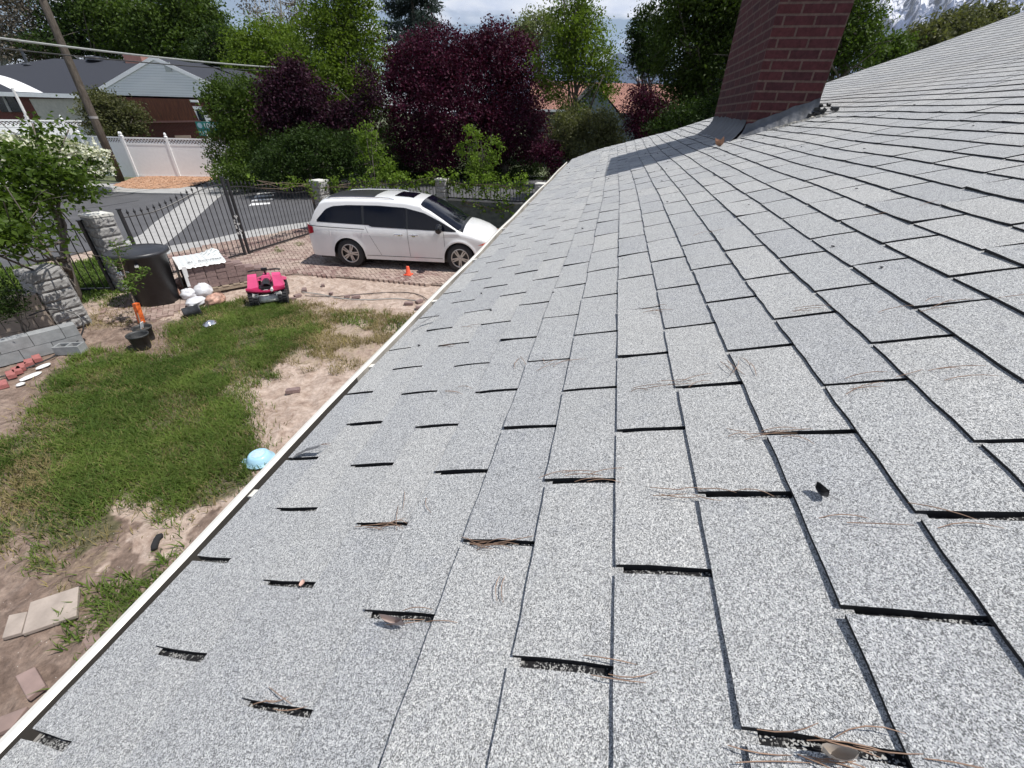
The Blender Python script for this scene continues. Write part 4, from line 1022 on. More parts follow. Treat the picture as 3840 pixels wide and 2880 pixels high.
# foil crumple in the grass
p = q(792, 1228); tag(bag('foil', 'crumpled silver foil lying in the long grass', (p.x, p.y, .03), (.12, .09, .06), M['foil'], 9, 'foil'), None)
# traffic cone
p = q(1532, 1034); r_ = empty('toy_cone', (p.x, p.y, .03), 'small orange toy cone on the pavers beside the minivan', 'cone')
m = MB(); m.lathe([(.085, 0), (.078, .01), (.068, .02), (.042, .21), (.036, .225), (0, .225)], n=20); m.build('cone', M['cone'], r_, smooth=True); m = MB(); m.box((0, 0, .008), (.2, .2, .016)); m.build('base', M['cone'], r_, bevel=.01)
# pale blue basin upside down
r_ = empty('basin', (*tuple(q(978, 1728))[:2], .01), 'pale blue plastic basin lying upside down on the sand', 'basin')
m = MB(); m.lathe([(.165, .0), (.172, .004), (.168, .014), (.150, .018), (.142, .045), (.118, .095), (.085, .118), (.08, .112), (.0, .112)], n=44); m.build('bowl', M['bowl'], r_, smooth=True)
m = MB(); m.lathe([(.078, .1135), (.072, .117), (.0, .114)], n=32); m.build('base_ring', M['bowl_in'], r_, smooth=True)
for s in (-1, 1):
    m = MB(); m.hexa([(s * .155, -.055, .002), (s * .205, -.028, .002), (s * .205, .028, .002), (s * .155, .055, .002), (s * .155, -.055, .014), (s * .205, -.028, .014), (s * .205, .028, .014), (s * .155, .055, .014)]); o = m.build('handle', M['bowl'], r_)
r_.rotation_euler.z = R(-70)
# dark sock-like thing, cinder block, red bricks, slabs, rubble
p = q(590, 2045); m = MB(); m.tube([(-.075, 0, .03), (-.03, .005, .035), (.04, .0, .035), (.085, -.01, .03), (.10, -.035, .026)], [.026, .031, .029, .032, .022], 10); o = m.build('old_sock', simple('black_cloth', (0.018, 0.018, 0.02), .95, bump=.6), loc=(p.x, p.y, 0), rz=math.atan2((q(600, 2005) - q(578, 2085)).y, (q(600, 2005) - q(578, 2085)).x), smooth=True); tag(o, 'crumpled black sock lying on the bare soil', 'sock')
p = q(275, 1325); r_ = empty('cinder_block', (p.x, p.y, .02), 'grey hollow cinder block lying by the low block wall', 'cinder block', rz=R(-68))
m = MB(); W_, L_, H_ = .19, .39, .15
for y in (-W_ / 2 + .015, W_ / 2 - .015): m.box((0, y, H_ / 2), (L_, .03, H_))
for x in (-L_ / 2 + .015, 0, L_ / 2 - .015): m.box((x, 0, H_ / 2), (.03, W_ - .06, H_))
m.build('block', M['cmu_s'], r_, bevel=.003)
rr = random.Random(31)
labs = ['red brick nearest the cinder block along the low grey wall', 'second red brick of the row leading away from the cinder block', 'third red brick of the row along the low grey wall', 'fourth red brick of the row along the low grey wall', 'fifth red brick of the row along the low grey wall', 'pinkish red brick lying apart at the near left end of the row']
for (u, v_), lb in zip([(145, 1352), (115, 1368), (88, 1385), (70, 1398), (48, 1413), (18, 1450)], labs):
    p = q(u, v_); m = MB(); m.box((0, 0, .035), (.21, .10, .062)); o = m.build('brick', M['paver_red'], loc=(p.x, p.y, .01), rz=R(60) + rr.gauss(0, .15), bevel=.004); tag(o, lb, 'brick', 'red bricks beside the low wall')
for (u, v_), lb, sz in (((118, 1415), 'larger white rag on the soil beside the red bricks', (.14, .06, .02)), ((165, 1378), 'small white rag between the bricks and the cinder block', (.10, .05, .025)), ((80, 1445), 'torn white scrap near the lowest red brick', (.05, .04, .02))):
    p = q(u, v_); bag('rag', lb, (p.x, p.y, 0.01), sz, M['paint'], u, 'rag', 'white rags by the bricks').scale = (1, 1, .8)
def slab(name, label, px, h, mat, cat='slab', group=None, z=0):
    P = gp(px); c = (sum(p[0] for p in P) / len(P), sum(p[1] for p in P) / len(P)); m = MB(); m.prism([(p[0] - c[0], p[1] - c[1]) for p in P], 0, h); o = m.build(name, mat, loc=(c[0], c[1], z), bevel=.006, ccw=True); return tag(o, label, cat, group)
SG = 'stone slabs on the soil'
slab('stone_slab', 'large pale stone slab beside the grass strip', [(128, 2272), (308, 2212), (300, 2322), (98, 2392)], .04, M['slab'], group=SG, z=.02)
slab('stone_slab', 'smaller stone slab touching the left edge of the large one', [(46, 2318), (115, 2304), (92, 2384), (20, 2405)], .04, M['slab'], group=SG, z=.01)
slab('stone_slab', 'small square reddish slab near the gutter at the lower left', [(72, 2548), (145, 2512), (186, 2582), (118, 2634)], .045, simple('red_sandstone', (0.27, 0.195, 0.175), .9, var=.15, scale=8, bump=.2), group=SG, z=.01)
slab('stone_slab', 'long reddish slab half hidden under the gutter in the bottom left corner', [(-40, 2720), (120, 2660), (60, 2740), (-60, 2790)], .045, simple('red_sandstone_b', (0.24, 0.175, 0.155), .9, var=.15, scale=8, bump=.2), group=SG, z=.01)
slab('stone_slab', 'broad flat reddish slab partly under the gutter beside the grass strip', [(330, 2345), (430, 2295), (540, 2235), (500, 2290), (330, 2440), (310, 2400)], .02, simple('red_sandstone_c', (0.25, 0.18, 0.16), .9, var=.2, scale=7, bump=.2), group=SG, z=.0)
# loose pavers and broken pieces on the sand
pcs = [((1212, 1074), 'broken paver piece alone on the sand below the zigzag edge', .11, .08, 40), ((1242, 1105), 'broken paver chip between the cable and the sand', .09, .08, 10), ((1143, 1090), 'paver lying tilted at the left end of the cables', .2, .1, 35),
       ((1117, 1113), 'paver at the cable ends, lower of the pair', .16, .1, -20), ((1335, 1117), 'paver under the middle of the cables', .2, .1, -50), ((1302, 1116), 'half buried paver left of the one under the cables', .12, .08, -40),
       ((1533, 1142), 'paver lying flat left of the last pair by the gutter', .2, .1, -75), ((1573, 1134), 'tilted paver touching its flat neighbour by the gutter', .2, .1, -20), ((1575, 1157), 'paver half hidden behind the gutter edge', .2, .1, -60),
       ((1098, 1125), 'dark paver just right of the toy quad wheel', .16, .08, -60), ((1100, 1470), 'single mauve paver on the sand between the grass and the gutter', .2, .1, -60), ((800, 1117), 'broken timber coloured paver beside the bags', .2, .07, -60)]
for (u, v_), lb, a, b, rz in pcs:
    p = q(u, v_); m = MB(); m.hexa([(-a / 2, -b / 2, 0), (a / 2, -b / 2 * .9, 0), (a / 2, b / 2, 0), (-a / 2 * .9, b / 2, 0), (-a / 2, -b / 2, .055), (a / 2, -b / 2 * .9, .05), (a / 2, b / 2, .055), (-a / 2 * .9, b / 2, .055)])
    o = m.build('loose_paver', M['paver'], loc=(p.x, p.y, 0.0), rz=R(rz), bevel=.004); o.rotation_euler.x = rnd.uniform(-.12, .12); tag(o, lb, 'paver', 'loose pavers on the sand')
for k, (pts, mt, lb, rad) in enumerate(([[(1135, 1098), (1200, 1106), (1280, 1122), (1380, 1127), (1480, 1122), (1560, 1130)], 'wire', 'pale cable lying on the sand from the paver pieces to the gutter', .011], [[(1145, 1112), (1250, 1115), (1330, 1108), (1440, 1100), (1530, 1100), (1580, 1112), (1612, 1135)], 'hose', 'dark hose curving over the sand towards the gutter', .010], [[(1560, 1195), (1510, 1210), (1493, 1225), (1497, 1240), (1510, 1248)], 'hose', 'short loop of brown cable beside the gutter', .009])):
    P = [q(*a) + Vector((0, 0, .02)) for a in pts]; sm = []
    for i in range(len(P) - 1):
        a, b, c, d = P[max(i - 1, 0)], P[i], P[i + 1], P[min(i + 2, len(P) - 1)]
        for t in (0, .25, .5, .75): sm.append(.5 * ((2 * b) + (c - a) * t + (2 * a - 5 * b + 4 * c - d) * t * t + (3 * b - a - 3 * c + d) * t ** 3))
    sm.append(P[-1]); m = MB(); m.tube(sm, rad, 6); tag(m.build('cable', M[mt]), lb, 'cable')
# low walls at the left
block_wall('block_wall', 'low smooth grey block wall at the left edge behind the red bricks', (4.75, 9.15), (3.1, 9.95), .40, .2, 'cmu_s', None)
block_wall('block_wall', 'tan and grey block wall in the shade of the yard tree', (4.95, 10.0), (3.6, 11.1), .80, .2, 'cmu_tan', None)
P = [Vector((4.55, 9.75, .55)), Vector((4.75, 9.5, .62)), Vector((4.9, 9.25, .5)), Vector((4.85, 9.12, .3)), Vector((4.6, 9.1, .08)), Vector((4.2, 9.05, .03)), Vector((3.5, 9.1, .03)), Vector((2.6, 9.6, .03))]
sm = []
for i in range(len(P) - 1):
    a, b, c, d = P[max(i - 1, 0)], P[i], P[i + 1], P[min(i + 2, len(P) - 1)]
    for t in (0, .25, .5, .75): sm.append(.5 * ((2 * b) + (c - a) * t + (2 * a - 5 * b + 4 * c - d) * t * t + (3 * b - a - 3 * c + d) * t ** 3))
m = MB(); m.tube(sm, .012, 6); tag(m.build('hose', M['tar']), 'black hose looping down over the low grey block wall', 'hose')

# ================================================================== PINK TOY QUAD
def quad():
    A = G(957, 1150); B_ = G(1064, 1138); c = (A + B_) / 2; ax = (B_ - A); tr_ = ax.length; head = math.atan2(ax.y, ax.x) + PI / 2
    s = tr_ / .50
    r_ = empty('toy_quad', (c.x + .05, c.y, .0), 'pink and black ride-on toy quad seen from behind at the edge of the grass', 'toy quad', rz=head)
    r_.scale = (s, s, s)    # local x forward, y left
    prof = []; tyre = MB(); rot = Matrix.Rotation(PI / 2, 4, 'X')
    tyre.lathe([(.06, -.075), (.105, -.085), (.14, -.07), (.15, -.03), (.15, .03), (.14, .07), (.105, .085), (.06, .075), (.0, .07)], n=30, mat=rot)
    tyre.lathe([(.0, -.07), (.06, -.075)], n=30, mat=rot)
    for k in range(20):
        a = 2 * PI * k / 20
        for sy, da in ((-.045, 0), (.045, .16)):
            cc = Vector((math.cos(a + da) * .152, sy, math.sin(a + da) * .152)); tyre.box(cc, (.022, .07, .022), 0, ry=-(a + da))
    wh = None
    for (x, y) in ((0, .25), (0, -.25), (.56, .235), (.56, -.235)):
        if wh is None:
            wh = tyre.build('wheel', M['rubber'], r_); hb = MB(); hb.lathe([(.0, -.078), (.055, -.08), (.06, -.075)], n=18, mat=rot); hb.build('hub', M['silver'], wh)
        else: c_ = copy_tree(wh, r_); c_.location = (x, y, .155); continue
        wh.location = (x, y, .155)
    m = MB(); m.tube([(0, -.25, .155), (0, .25, .155)], .014, 8); m.build('axle', M['tar'], r_)
    m = MB(); m.tube([(-.02, -.165, .135), (-.02, .165, .135)], .078, 18); m.build('axle_cover', M['silver'], r_, smooth=True)
    m = MB(); m.hexa([(-.02, -.10, .18), (.55, -.09, .16), (.55, .09, .16), (-.02, .10, .18), (-.08, -.11, .36), (.55, -.08, .36), (.55, .08, .36), (-.08, .11, .36)]); m.build('chassis', M['blk_plastic'], r_, bevel=.012)
    m = MB(); P = []
    for i in range(9):      # seat
        t = i / 8; x = -.02 + .36 * t; w = .085 - .03 * t; z = .405 + .035 * math.sin(t * PI) * (1 - t) + .02 * t
        P.append([(x, w * math.sin(a), z - .035 + .05 * math.cos(a)) for a in [(-1 + 2 * j / 8) * PI / 2 for j in range(9)]])
    m.grid(P); m.build('seat', M['tar'], r_, smooth=True)
    # rear rack edge and rear fenders (crimson lip, pink wells)
    m = MB(); ys = [-.33 + .66 * i / 16 for i in range(17)]
    P = [[(x_ + .05 * abs(y) / .33, y, z_ + .035 * (abs(y) / .33) ** 2 * (1 if abs(y) > .12 else .4)) for y in ys] for x_, z_ in ((-.16, .285), (-.175, .315), (-.15, .335), (-.10, .345))]
    m.grid(P); m.build('rear_bumper', M['darkpink'], r_, smooth=True)
    for sg in (-1, 1):
        m = MB(); y0, y1 = sg * .12, sg * .33
        m.hexa([(-.13, y0, .33), (-.03, y0, .35), (-.03, y1, .33), (-.13, y1, .36), (-.12, y0, .35), (-.03, y0, .37), (-.03, y1, .345), (-.12, y1, .375)]); m.build('rear_lip', M['darkpink'], r_, bevel=.006); m = MB()
        m.hexa([(.02, y0 * 1.1, .34), (.17, y0 * 1.1, .34), (.16, y1 * .97, .34), (.02, y1 * .97, .34), (.15, y0 * 1.1, .53), (.24, y0 * 1.1, .55), (.22, y1 * .85, .55), (.13, y1 * .85, .53)])
        m.build('rear_fender', M['pink'], r_, bevel=.01)
        m = MB(); m.hexa([(.42, sg * .10, .36), (.72, sg * .10, .34), (.72, sg * .33, .28), (.42, sg * .33, .33), (.44, sg * .10, .40), (.70, sg * .10, .37), (.70, sg * .31, .31), (.44, sg * .31, .37)]); m.build('front_fender', M['pink'], r_, bevel=.01)
        m = MB(); m.box((-.115, sg * .20, .245), (.03, .10, .06), sg * .2, rx=sg * .2); m.build('footrest', M['silver'], r_, bevel=.008)
        m = MB(); m.tube([(.40, sg * .10, .565), (.37, sg * .20, .575), (.36, sg * .285, .565)], .016, 8); m.build('grip', M['blk_plastic'], r_)
    m = MB(); m.hexa([(.26, -.09, .36), (.62, -.07, .34), (.62, .07, .34), (.26, .09, .36), (.30, -.07, .47), (.56, -.05, .46), (.56, .05, .46), (.30, .07, .47)]); m.build('tank', M['pink'], r_, bevel=.02)
    m = MB(); m.tube([(.44, 0, .44), (.40, 0, .56)], .02, 8); m.tube([(.40, -.11, .565), (.40, .11, .565)], .011, 8); m.box((.41, 0, .575), (.06, .10, .05)); m.build('handlebar', M['blk_plastic'], r_)
    m = MB(); m.box((-.125, 0, .315), (.02, .16, .09)); m.build('badge_panel', M['blk_plastic'], r_, bevel=.01)
    m = MB(); P = [(-.139, .045 * math.cos(a), .325 + .017 * math.sin(a)) for a in [2 * PI * k / 20 for k in range(21)]]; m.tube(P, .004, 6); m.build('badge_ring', M['paint'], r_)
    m = MB(); m.tube([(-.05, -.105, .335), (-.17, -.105, .335)], .026, 14); m.build('exhaust', M['silver'], r_)
quad()

# ================================================================== HOUSES ACROSS THE STREET
def onplane(u, v, P0, e):      # where the ray meets the upright plane through P0 along e
    n = Vector((-e.y, e.x, 0)); d = ray(u, v); return CAM + d * ((P0 - CAM).dot(n) / d.dot(n))
E1 = Vector((0.2118, -0.977, 0)).normalized(); E2 = Vector((0.977, 0.2118, 0)).normalized()
def siding_mat(name, c, pitch=.15):
    m = MT(name, .6); uvn = m.n.new('ShaderNodeSeparateXYZ'); m.l.new(m.tc.outputs['Object'], uvn.inputs[0])
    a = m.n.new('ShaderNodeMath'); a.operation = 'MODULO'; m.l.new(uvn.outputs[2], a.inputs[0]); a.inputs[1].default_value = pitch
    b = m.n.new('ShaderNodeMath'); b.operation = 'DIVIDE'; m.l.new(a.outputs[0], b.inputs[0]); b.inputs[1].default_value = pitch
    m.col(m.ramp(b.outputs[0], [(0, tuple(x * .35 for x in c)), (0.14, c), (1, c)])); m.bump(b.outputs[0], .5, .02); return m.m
def far_house():
    C = at(335, 354, 46.0); r_ = empty('ranch_house', (C.x, C.y, 0), 'brick ranch house with dark roof and white siding gable across the street', 'house')
    L_ = lambda p: Vector(p) - Vector((C.x, C.y, 0))
    ze = C.z; X_ = lambda u, v: onplane(u, v, C, E1)
    Rr = X_(915, 358); Pk = X_(640, 213); w = (Rr - C).length
    zp = Pk.z; mid = C + (Rr - C) * .5; mid.z = zp; Rr.z = ze
    bl = C.copy(); bl.z = 0; back = E2 * 12
    # main mass
    m = MB(); Lw = C - E1 * 16
    def V(p, z): return L_(Vector((p.x, p.y, z)))
    m.hexa([V(Lw, .2), V(C, .2), V(C + back, .2), V(Lw + back, .2), V(Lw, ze - .2), V(C, ze - .2), V(C + back, ze - .2), V(Lw + back, ze - .2)])
    m.hexa([V(C - E2 * .02 + E1 * .15, .2), V(Rr - E2 * .02 - E1 * .5, .2), V(Rr + back, .2), V(C + back, .2), V(C - E2 * .02 + E1 * .15, ze - .1), V(Rr - E2 * .02 - E1 * .5, ze - .1), V(Rr + back, ze - .1), V(C + back, ze - .1)])
    wall = m.build('wall', mat_brick('dark_red_brick', (0.16, 0.045, 0.038), (0.12, 0.035, 0.032), (0.14, 0.09, 0.08), .21, .076, .01), r_)
    # gable siding
    g = MB(); i_ = .25; g.tri(V(C - E2 * .06 + E1 * i_, ze), V(Rr - E2 * .06 - E1 * i_, ze), V(mid - E2 * .06, zp - .12)); g.build('gable_siding', siding_mat('white_clapboard', (0.80, 0.82, 0.84)), wall)
    vn = MB(); c0 = X_(632, 250) - E2 * .09; vn.box(L_(c0), (.05, .42, .5), math.atan2(E2.y, E2.x)); vn.build('gable_vent', simple('grey_vent', (0.35, 0.38, 0.38), .6), wall)
    # roofs: main plane facing the street and gable roof
    rf = simple('charcoal_shingle', (0.028, 0.031, 0.042), .9, var=.25, scale=40)
    m = MB(); yr = 5.6; zr = zp + .12; ex = E1 * 17
    Cb = C + E2 * (-.25); Lb = Cb - ex; ridL = X_(640, 213) * 0 + onplane(200, 214, C + E2 * yr, E1); ridR = mid + E2 * yr
    m.quad(V(Lb, ze - .05), V(Cb, ze - .05), V(ridR, zr), V(ridL, zr)); m.tri(V(Lb, ze - .05), V(ridL, zr), V(Lb + E2 * 10.5, ze - .05))
    m.quad(V(ridR, zr), V(ridL, zr), V(Lb + E2 * 10.5, ze - .05), V(Rr + E2 * 10.5, ze - .05))
    Gf = -E2 * .10
    m.quad(V(C + Gf, ze), V(mid + Gf, zp), V(mid + back, zp), V(C + back, ze)); m.quad(V(mid + Gf, zp), V(Rr + Gf, ze), V(Rr + back, ze), V(mid + back, zp))
    roof_ = m.build('roof', rf, r_)
    fb = MB()
    def board(a, b, za, zb, t=.2, off=.12):
        q0, q1 = a - E2 * off, b - E2 * off
        fb.hexa([V(q0, za - t), V(q1, zb - t), V(q1 + E2 * .04, zb - t), V(q0 + E2 * .04, za - t), V(q0, za + .03), V(q1, zb + .03), V(q1 + E2 * .04, zb + .03), V(q0 + E2 * .04, za + .03)])
    board(C, mid, ze, zp); board(mid, Rr, zp, ze); board(Lb, C, ze - .03, ze - .03, .22, .30)
    fb.build('fascia', M['white_vinyl'], roof_)
    # vents and chimney on the roof
    def onroof(u, v):
        n = (V(Cb, ze) - V(Lb, ze)).cross(V(ridL, zr) - V(Lb, ze - .05)).normalized(); d = ray(u, v); o = L_(CAM); t = (V(Lb, ze - .05) - o).dot(n) / d.dot(n); return o + d * t
    p = onroof(360, 225); m = MB(); m.lathe([(.62, -.05), (.60, .12), (.40, .22), (0, .24)], c=p, n=24); m.build('turtle_vent', simple('dark_vent', (0.02, 0.022, 0.03), .35), roof_, smooth=True)
    m = MB(); m.box(p + Vector((-.3, 0, .22)), (.2, .35, .04)); m.build('vent_glint', M['white_vinyl'], roof_)
    p = onroof(105, 243); m = MB(); m.tube([p, p + Vector((0, 0, 1.0))], .09, 10); m.lathe([(.28, 0), (.12, .12)], c=p, n=14); m.build('vent_pipe', simple('dark_pipe', (0.04, 0.045, 0.055), .5), roof_)
    p = V(C + E1 * .2 + E2 * 5.6, 0); m = MB(); m.box((p.x, p.y, zr - .25), (.9, 1.3, 1.2), math.atan2(E2.y, E2.x)); m.build('chimney', simple('pinkish_brick', (0.36, 0.19, 0.16), .9), roof_)
    # openings on the left wing
    def panel(name, px, off, mat, par=wall):
        m = MB(); P = [L_(X_(u, v) - E2 * off) for u, v in px]; m.v = [tuple(x) for x in P] + [tuple(x + E2 * .06) for x in P]; n = len(P)
        m.f = [tuple(range(n)), tuple(range(2 * n - 1, n - 1, -1))] + [(i, (i + 1) % n, n + (i + 1) % n, n + i) for i in range(n)]; m.uv = [((0, 0),) * len(f) for f in m.f]; m.mi = [0] * len(m.f)
        return m.build(name, mat, par)
    panel('garage_door', [(112, 370), (305, 371), (345, 452), (158, 452)], .07, simple('beige_door', (0.42, 0.40, 0.36), .6))
    w_ = panel('window', [(-30, 352), (45, 354), (92, 420), (10, 420)], .07, simple('dark_pane', (0.012, 0.015, 0.03), .1)); panel('mullion', [(8, 352), (16, 352), (50, 420), (40, 420)], .12, M['concrete'], w_)
    wd = MT('stained_plank', .7); n = wd.noise(wd.co(scale=(6, 6, .5)), 3, 5, .7); wd.col(wd.ramp(n, [(.35, (0.055, 0.016, 0.009)), (.6, (0.13, 0.042, 0.018)), (.72, (0.24, 0.09, 0.035))]))
    panel('plank_cladding', [(470, 370), (710, 371), (748, 452), (500, 455)], .08, wd.m)
    panel('sill_band', [(520, 454), (755, 451), (757, 458), (522, 462)], .12, simple('mauve_sill', (0.20, 0.10, 0.09), .8))
    wf = panel('window', [(722, 398), (772, 400), (800, 470), (748, 470)], .06, M['white_vinyl']); panel('pane', [(737, 410), (757, 411), (775, 455), (752, 455)], .10, simple('dark_pane_b', (0.012, 0.02, 0.03), .1), wf)
    panel('porch_trim', [(713, 374), (742, 375), (748, 384), (716, 383)], .08, M['white_vinyl']); panel('porch_post', [(828, 392), (838, 392), (862, 470), (850, 470)], .1, M['white_vinyl'])
    panel('pale_sill', [(658, 508), (716, 507), (719, 518), (662, 519)], .10, simple('pink_stone', (0.5, 0.36, 0.30), .8))
far_house()
def far_house2():
    D = 44; C = at(2030, 415, D); e = E1; r_ = empty('bungalow', (C.x, C.y, 0), 'low house with terracotta shingle roof behind the leafy tree in the middle distance', 'house'); L_ = lambda p: Vector(p) - Vector((C.x, C.y, 0))
    X_ = lambda u, v, k=0: onplane(u, v, C + E2 * k, e)
    A, B_ = X_(1990, 412), X_(2860, 430); zt = X_(2100, 305, 4).z; ze = C.z
    def V(p, z): return L_(Vector((p.x, p.y, z)))
    m = MB(); m.hexa([V(A + E2 * .5, 0), V(B_ + E2 * .5, 0), V(B_ + E2 * 8, 0), V(A + E2 * 8, 0), V(A + E2 * .5, ze), V(B_ + E2 * .5, ze), V(B_ + E2 * 8, ze), V(A + E2 * 8, ze)]); wl = m.build('wall', simple('grey_green_siding', (0.13, 0.16, 0.17), .8), r_)
    m = MB(); m.quad(V(A, ze), V(B_, ze), V(B_ + E2 * 4, zt), V(A + E2 * 4, zt)); m.quad(V(A + E2 * 8, ze), V(B_ + E2 * 8, ze), V(B_ + E2 * 4, zt), V(A + E2 * 4, zt))
    tm = MT('terracotta_shingle', .9); uv = tm.n.new('ShaderNodeUVMap'); uv.uv_map = 'uv'; b = tm.n.new('ShaderNodeTexBrick'); tm.l.new(uv.outputs[0], b.inputs['Vector']); b.inputs['Scale'].default_value = 1; b.inputs['Brick Width'].default_value = .012; b.inputs['Row Height'].default_value = .04; b.inputs['Mortar Size'].default_value = .001
    b.inputs['Color1'].default_value = (0.38, 0.19, 0.14, 1); b.inputs['Color2'].default_value = (0.24, 0.115, 0.09, 1); b.inputs['Mortar'].default_value = (0.12, 0.06, 0.05, 1); tm.col(b.outputs[0])
    m.build('roof', tm.m, r_)
    # grey front gable
    g0, g1, gk = X_(2130, 425, -2), X_(2330, 428, -2), X_(2235, 318, -2); m = MB(); m.tri(V(g0, ze - .3), V(g1, ze - .3), V(gk, gk.z)); m.quad(V(g0, 0), V(g1, 0), V(g1, ze - .3), V(g0, ze - .3)); m.build('gable_wall', simple('blue_grey_siding', (0.10, 0.135, 0.15), .8), wl)
    m = MB(); m.quad(V(g0 - e * .4, ze - .45), V(gk, gk.z + .1), V(gk + E2 * 5, gk.z + .1), V(g0 - e * .4 + E2 * 5, ze - .45)); m.quad(V(g1 + e * .4, ze - .45), V(gk, gk.z + .1), V(gk + E2 * 5, gk.z + .1), V(g1 + e * .4 + E2 * 5, ze - .45)); m.build('porch_roof', simple('dark_green_roof', (0.05, 0.06, 0.06), .9), r_)
    m = MB(); q0, q1 = X_(1990, 409, -.05), X_(2120, 411, -.05); m.hexa([V(q0, q0.z - .18), V(q1, q1.z - .18), V(q1 + E2 * .03, q1.z - .18), V(q0 + E2 * .03, q0.z - .18), V(q0, q0.z), V(q1, q1.z), V(q1 + E2 * .03, q1.z), V(q0 + E2 * .03, q0.z)]); m.build('gutter', M['white_vinyl'], wl)
    p = X_(2395, 303, 4); m = MB(); m.lathe([(.0, .35), (.2, .3), (.28, .1), (.2, 0)], c=L_(p), n=14); m.build('roof_vent', M['paint'], r_, smooth=True)
far_house2()
# white vinyl fences
def vinyl(name, label, pts, h, npan, group, lattice=True, cappts=True, z0=0.0):
    r_ = empty(name, (pts[0].x, pts[0].y, z0), label, 'fence', group); o = Vector((pts[0].x, pts[0].y, z0))
    for (a, b) in zip(pts, pts[1:]):
        a = Vector((a.x, a.y, z0)); b = Vector((b.x, b.y, z0)); d = b - a; n = max(1, npan); e = d.normalized(); nn = Vector((-e.y, e.x, 0)); rz = math.atan2(d.y, d.x)
        for k in range(n + 1):
            p = a + d * k / n - o; m = MB(); m.box((p.x, p.y, h / 2 + .03), (.13, .13, h + .06), rz); m.lathe([(.085, h + .06), (.09, h + .09), (.045, h + .13), (.07, h + .19), (.05, h + .26), (0, h + .3)], c=(p.x, p.y, 0), n=10); m.build('post', M['white_vinyl'], r_)
        for k in range(n):
            p = a + d * (k + .5) / n - o; L0 = d.length / n - .12; hb = h - .36
            m = MB(); m.box((p.x, p.y, hb / 2 + .06), (L0, .045, hb - .10), rz); m.build('panel', M['white_vinyl'], r_)
            for z_, t_ in ((.08, .14), (hb + .04, .11), (h - .02, .08)): m = MB(); m.box((p.x, p.y, z_), (L0, .07, t_), rz); m.build('rail', M['white_vinyl'], r_)
            m = MB(); s0 = a + d * k / n - o; zb, zt = hb + .09, h - .06; hh = zt - zb; st = .17
            q = 0.0
            while q < L0 + hh:
                for sg in (1, -1):
                    x0, x1 = (q - hh, q) if sg == 1 else (q, q - hh); za, zb_ = zb, zt
                    def cl(xa, xb, za, zb2):
                        if xa > xb: xa, xb, za, zb2 = xb, xa, zb2, za
                        if xa < 0: za += (zb2 - za) * (0 - xa) / (xb - xa); xa = 0
                        if xb > L0: zb2 = za + (zb2 - za) * (L0 - xa) / (xb - xa); xb = L0
                        return xa, xb, za, zb2
                    xa, xb, z_a, z_b = cl(x0, x1, za, zb_)
                    if xb > xa:
                        pa = s0 + e * (xa + .06); pb = s0 + e * (xb + .06); pa.z = z_a; pb.z = z_b; t_ = Vector((0, 0, .032)); k_ = nn * (.008 * sg)
                        m.quad(pa - t_ + k_, pb - t_ + k_, pb + t_ + k_, pa + t_ + k_)
                q += st
            m.build('lattice', M['white_vinyl'], r_)
VG = 'white vinyl lattice top fences'
f0, f1 = G(520, 666), G(677, 668); st_ = (f1 - f0); fr_ = f0 + st_ * 4.0
vinyl('vinyl_fence', 'white vinyl fence with lattice top behind the orange mulch bed', [f0, fr_], 2.12, 4, VG)
fl_ = onplane(0, 488, f0, Vector((-.06, 1, 0)).normalized()); fl_.z = 0
vinyl('vinyl_fence', 'white lattice top fence behind the utility pole and flowering bush', [f0 + Vector((.02, .12, 0)), f0 + (Vector((fl_.x, fl_.y, 0)) - f0) * 1.0, ], 2.12, 3, VG)
b0_, b1_ = at(-30, 462, 42), at(350, 441, 42); zb_ = (b0_.z + b1_.z) / 2 - 2.12
vinyl('vinyl_fence', 'upper white lattice fence in front of the garage door of the brick house', [b0_, b1_], 2.12, 3, VG, z0=zb_)
# raised front lot of the brick house (ground behind the fences)
mb = MB(); a_, b_ = Vector((f0.x + 1.2, f0.y + 26, 0)), Vector((f0.x + 1.6, f0.y + .6, 0))
mb.hexa([(24.8, 60, -.05), (24.2, 29.5, -.05), (60, 29, -.05), (60, 60, -.05), (25.8, 60, zb_), (25.2, 30, zb_), (60, 29.5, zb_), (60, 60, zb_)]); 
struct(mb.build('raised_lawn', simple('far_lawn', (0.07, 0.11, 0.035), .95, var=.3, scale=1)))

# utility pole and cables
pb = G(452, 676); ptop = pb + Vector((0, 0, 11)); r_ = empty('utility_pole', (pb.x, pb.y, 0), 'leaning-looking brown wooden utility pole beside the flowering bush', 'utility pole')
m = MB(); m.tube([(0, 0, -.1), (0, 0, 3), (0, 0, 7), (0, 0, 11)], [.205, .19, .165, .14], 16); m.build('shaft', M['pole'], r_, smooth=True)
m = MB(); m.tube([(0, 0, 3.05), (0, 0, 3.16)], .20, 16); m.build('band', M['concrete'], r_)
m = MB(); m.box((0, 0, 10.2), (.12, 2.6, .12)); m.build('crossarm', M['pole'], r_)
def cable(label, a, b, sag, rad, mat):
    P = []
    for i in range(33):
        t = i / 32; p = a.lerp(b, t); p.z -= sag * 4 * t * (1 - t); P.append(p)
    m = MB(); m.tube(P, rad, 6); tag(m.build('overhead_cable', mat), label, 'cable', 'overhead cables')
cable('pale upper overhead cable crossing in front of the dark roof', at(-260, 108, 24), at(1300, 262, 40), .25, .035, M['wire'])
cable('thin dark lower overhead cable crossing the dark roof', at(-260, 152, 25), at(1300, 270, 41), .25, .022, M['wire_d'])
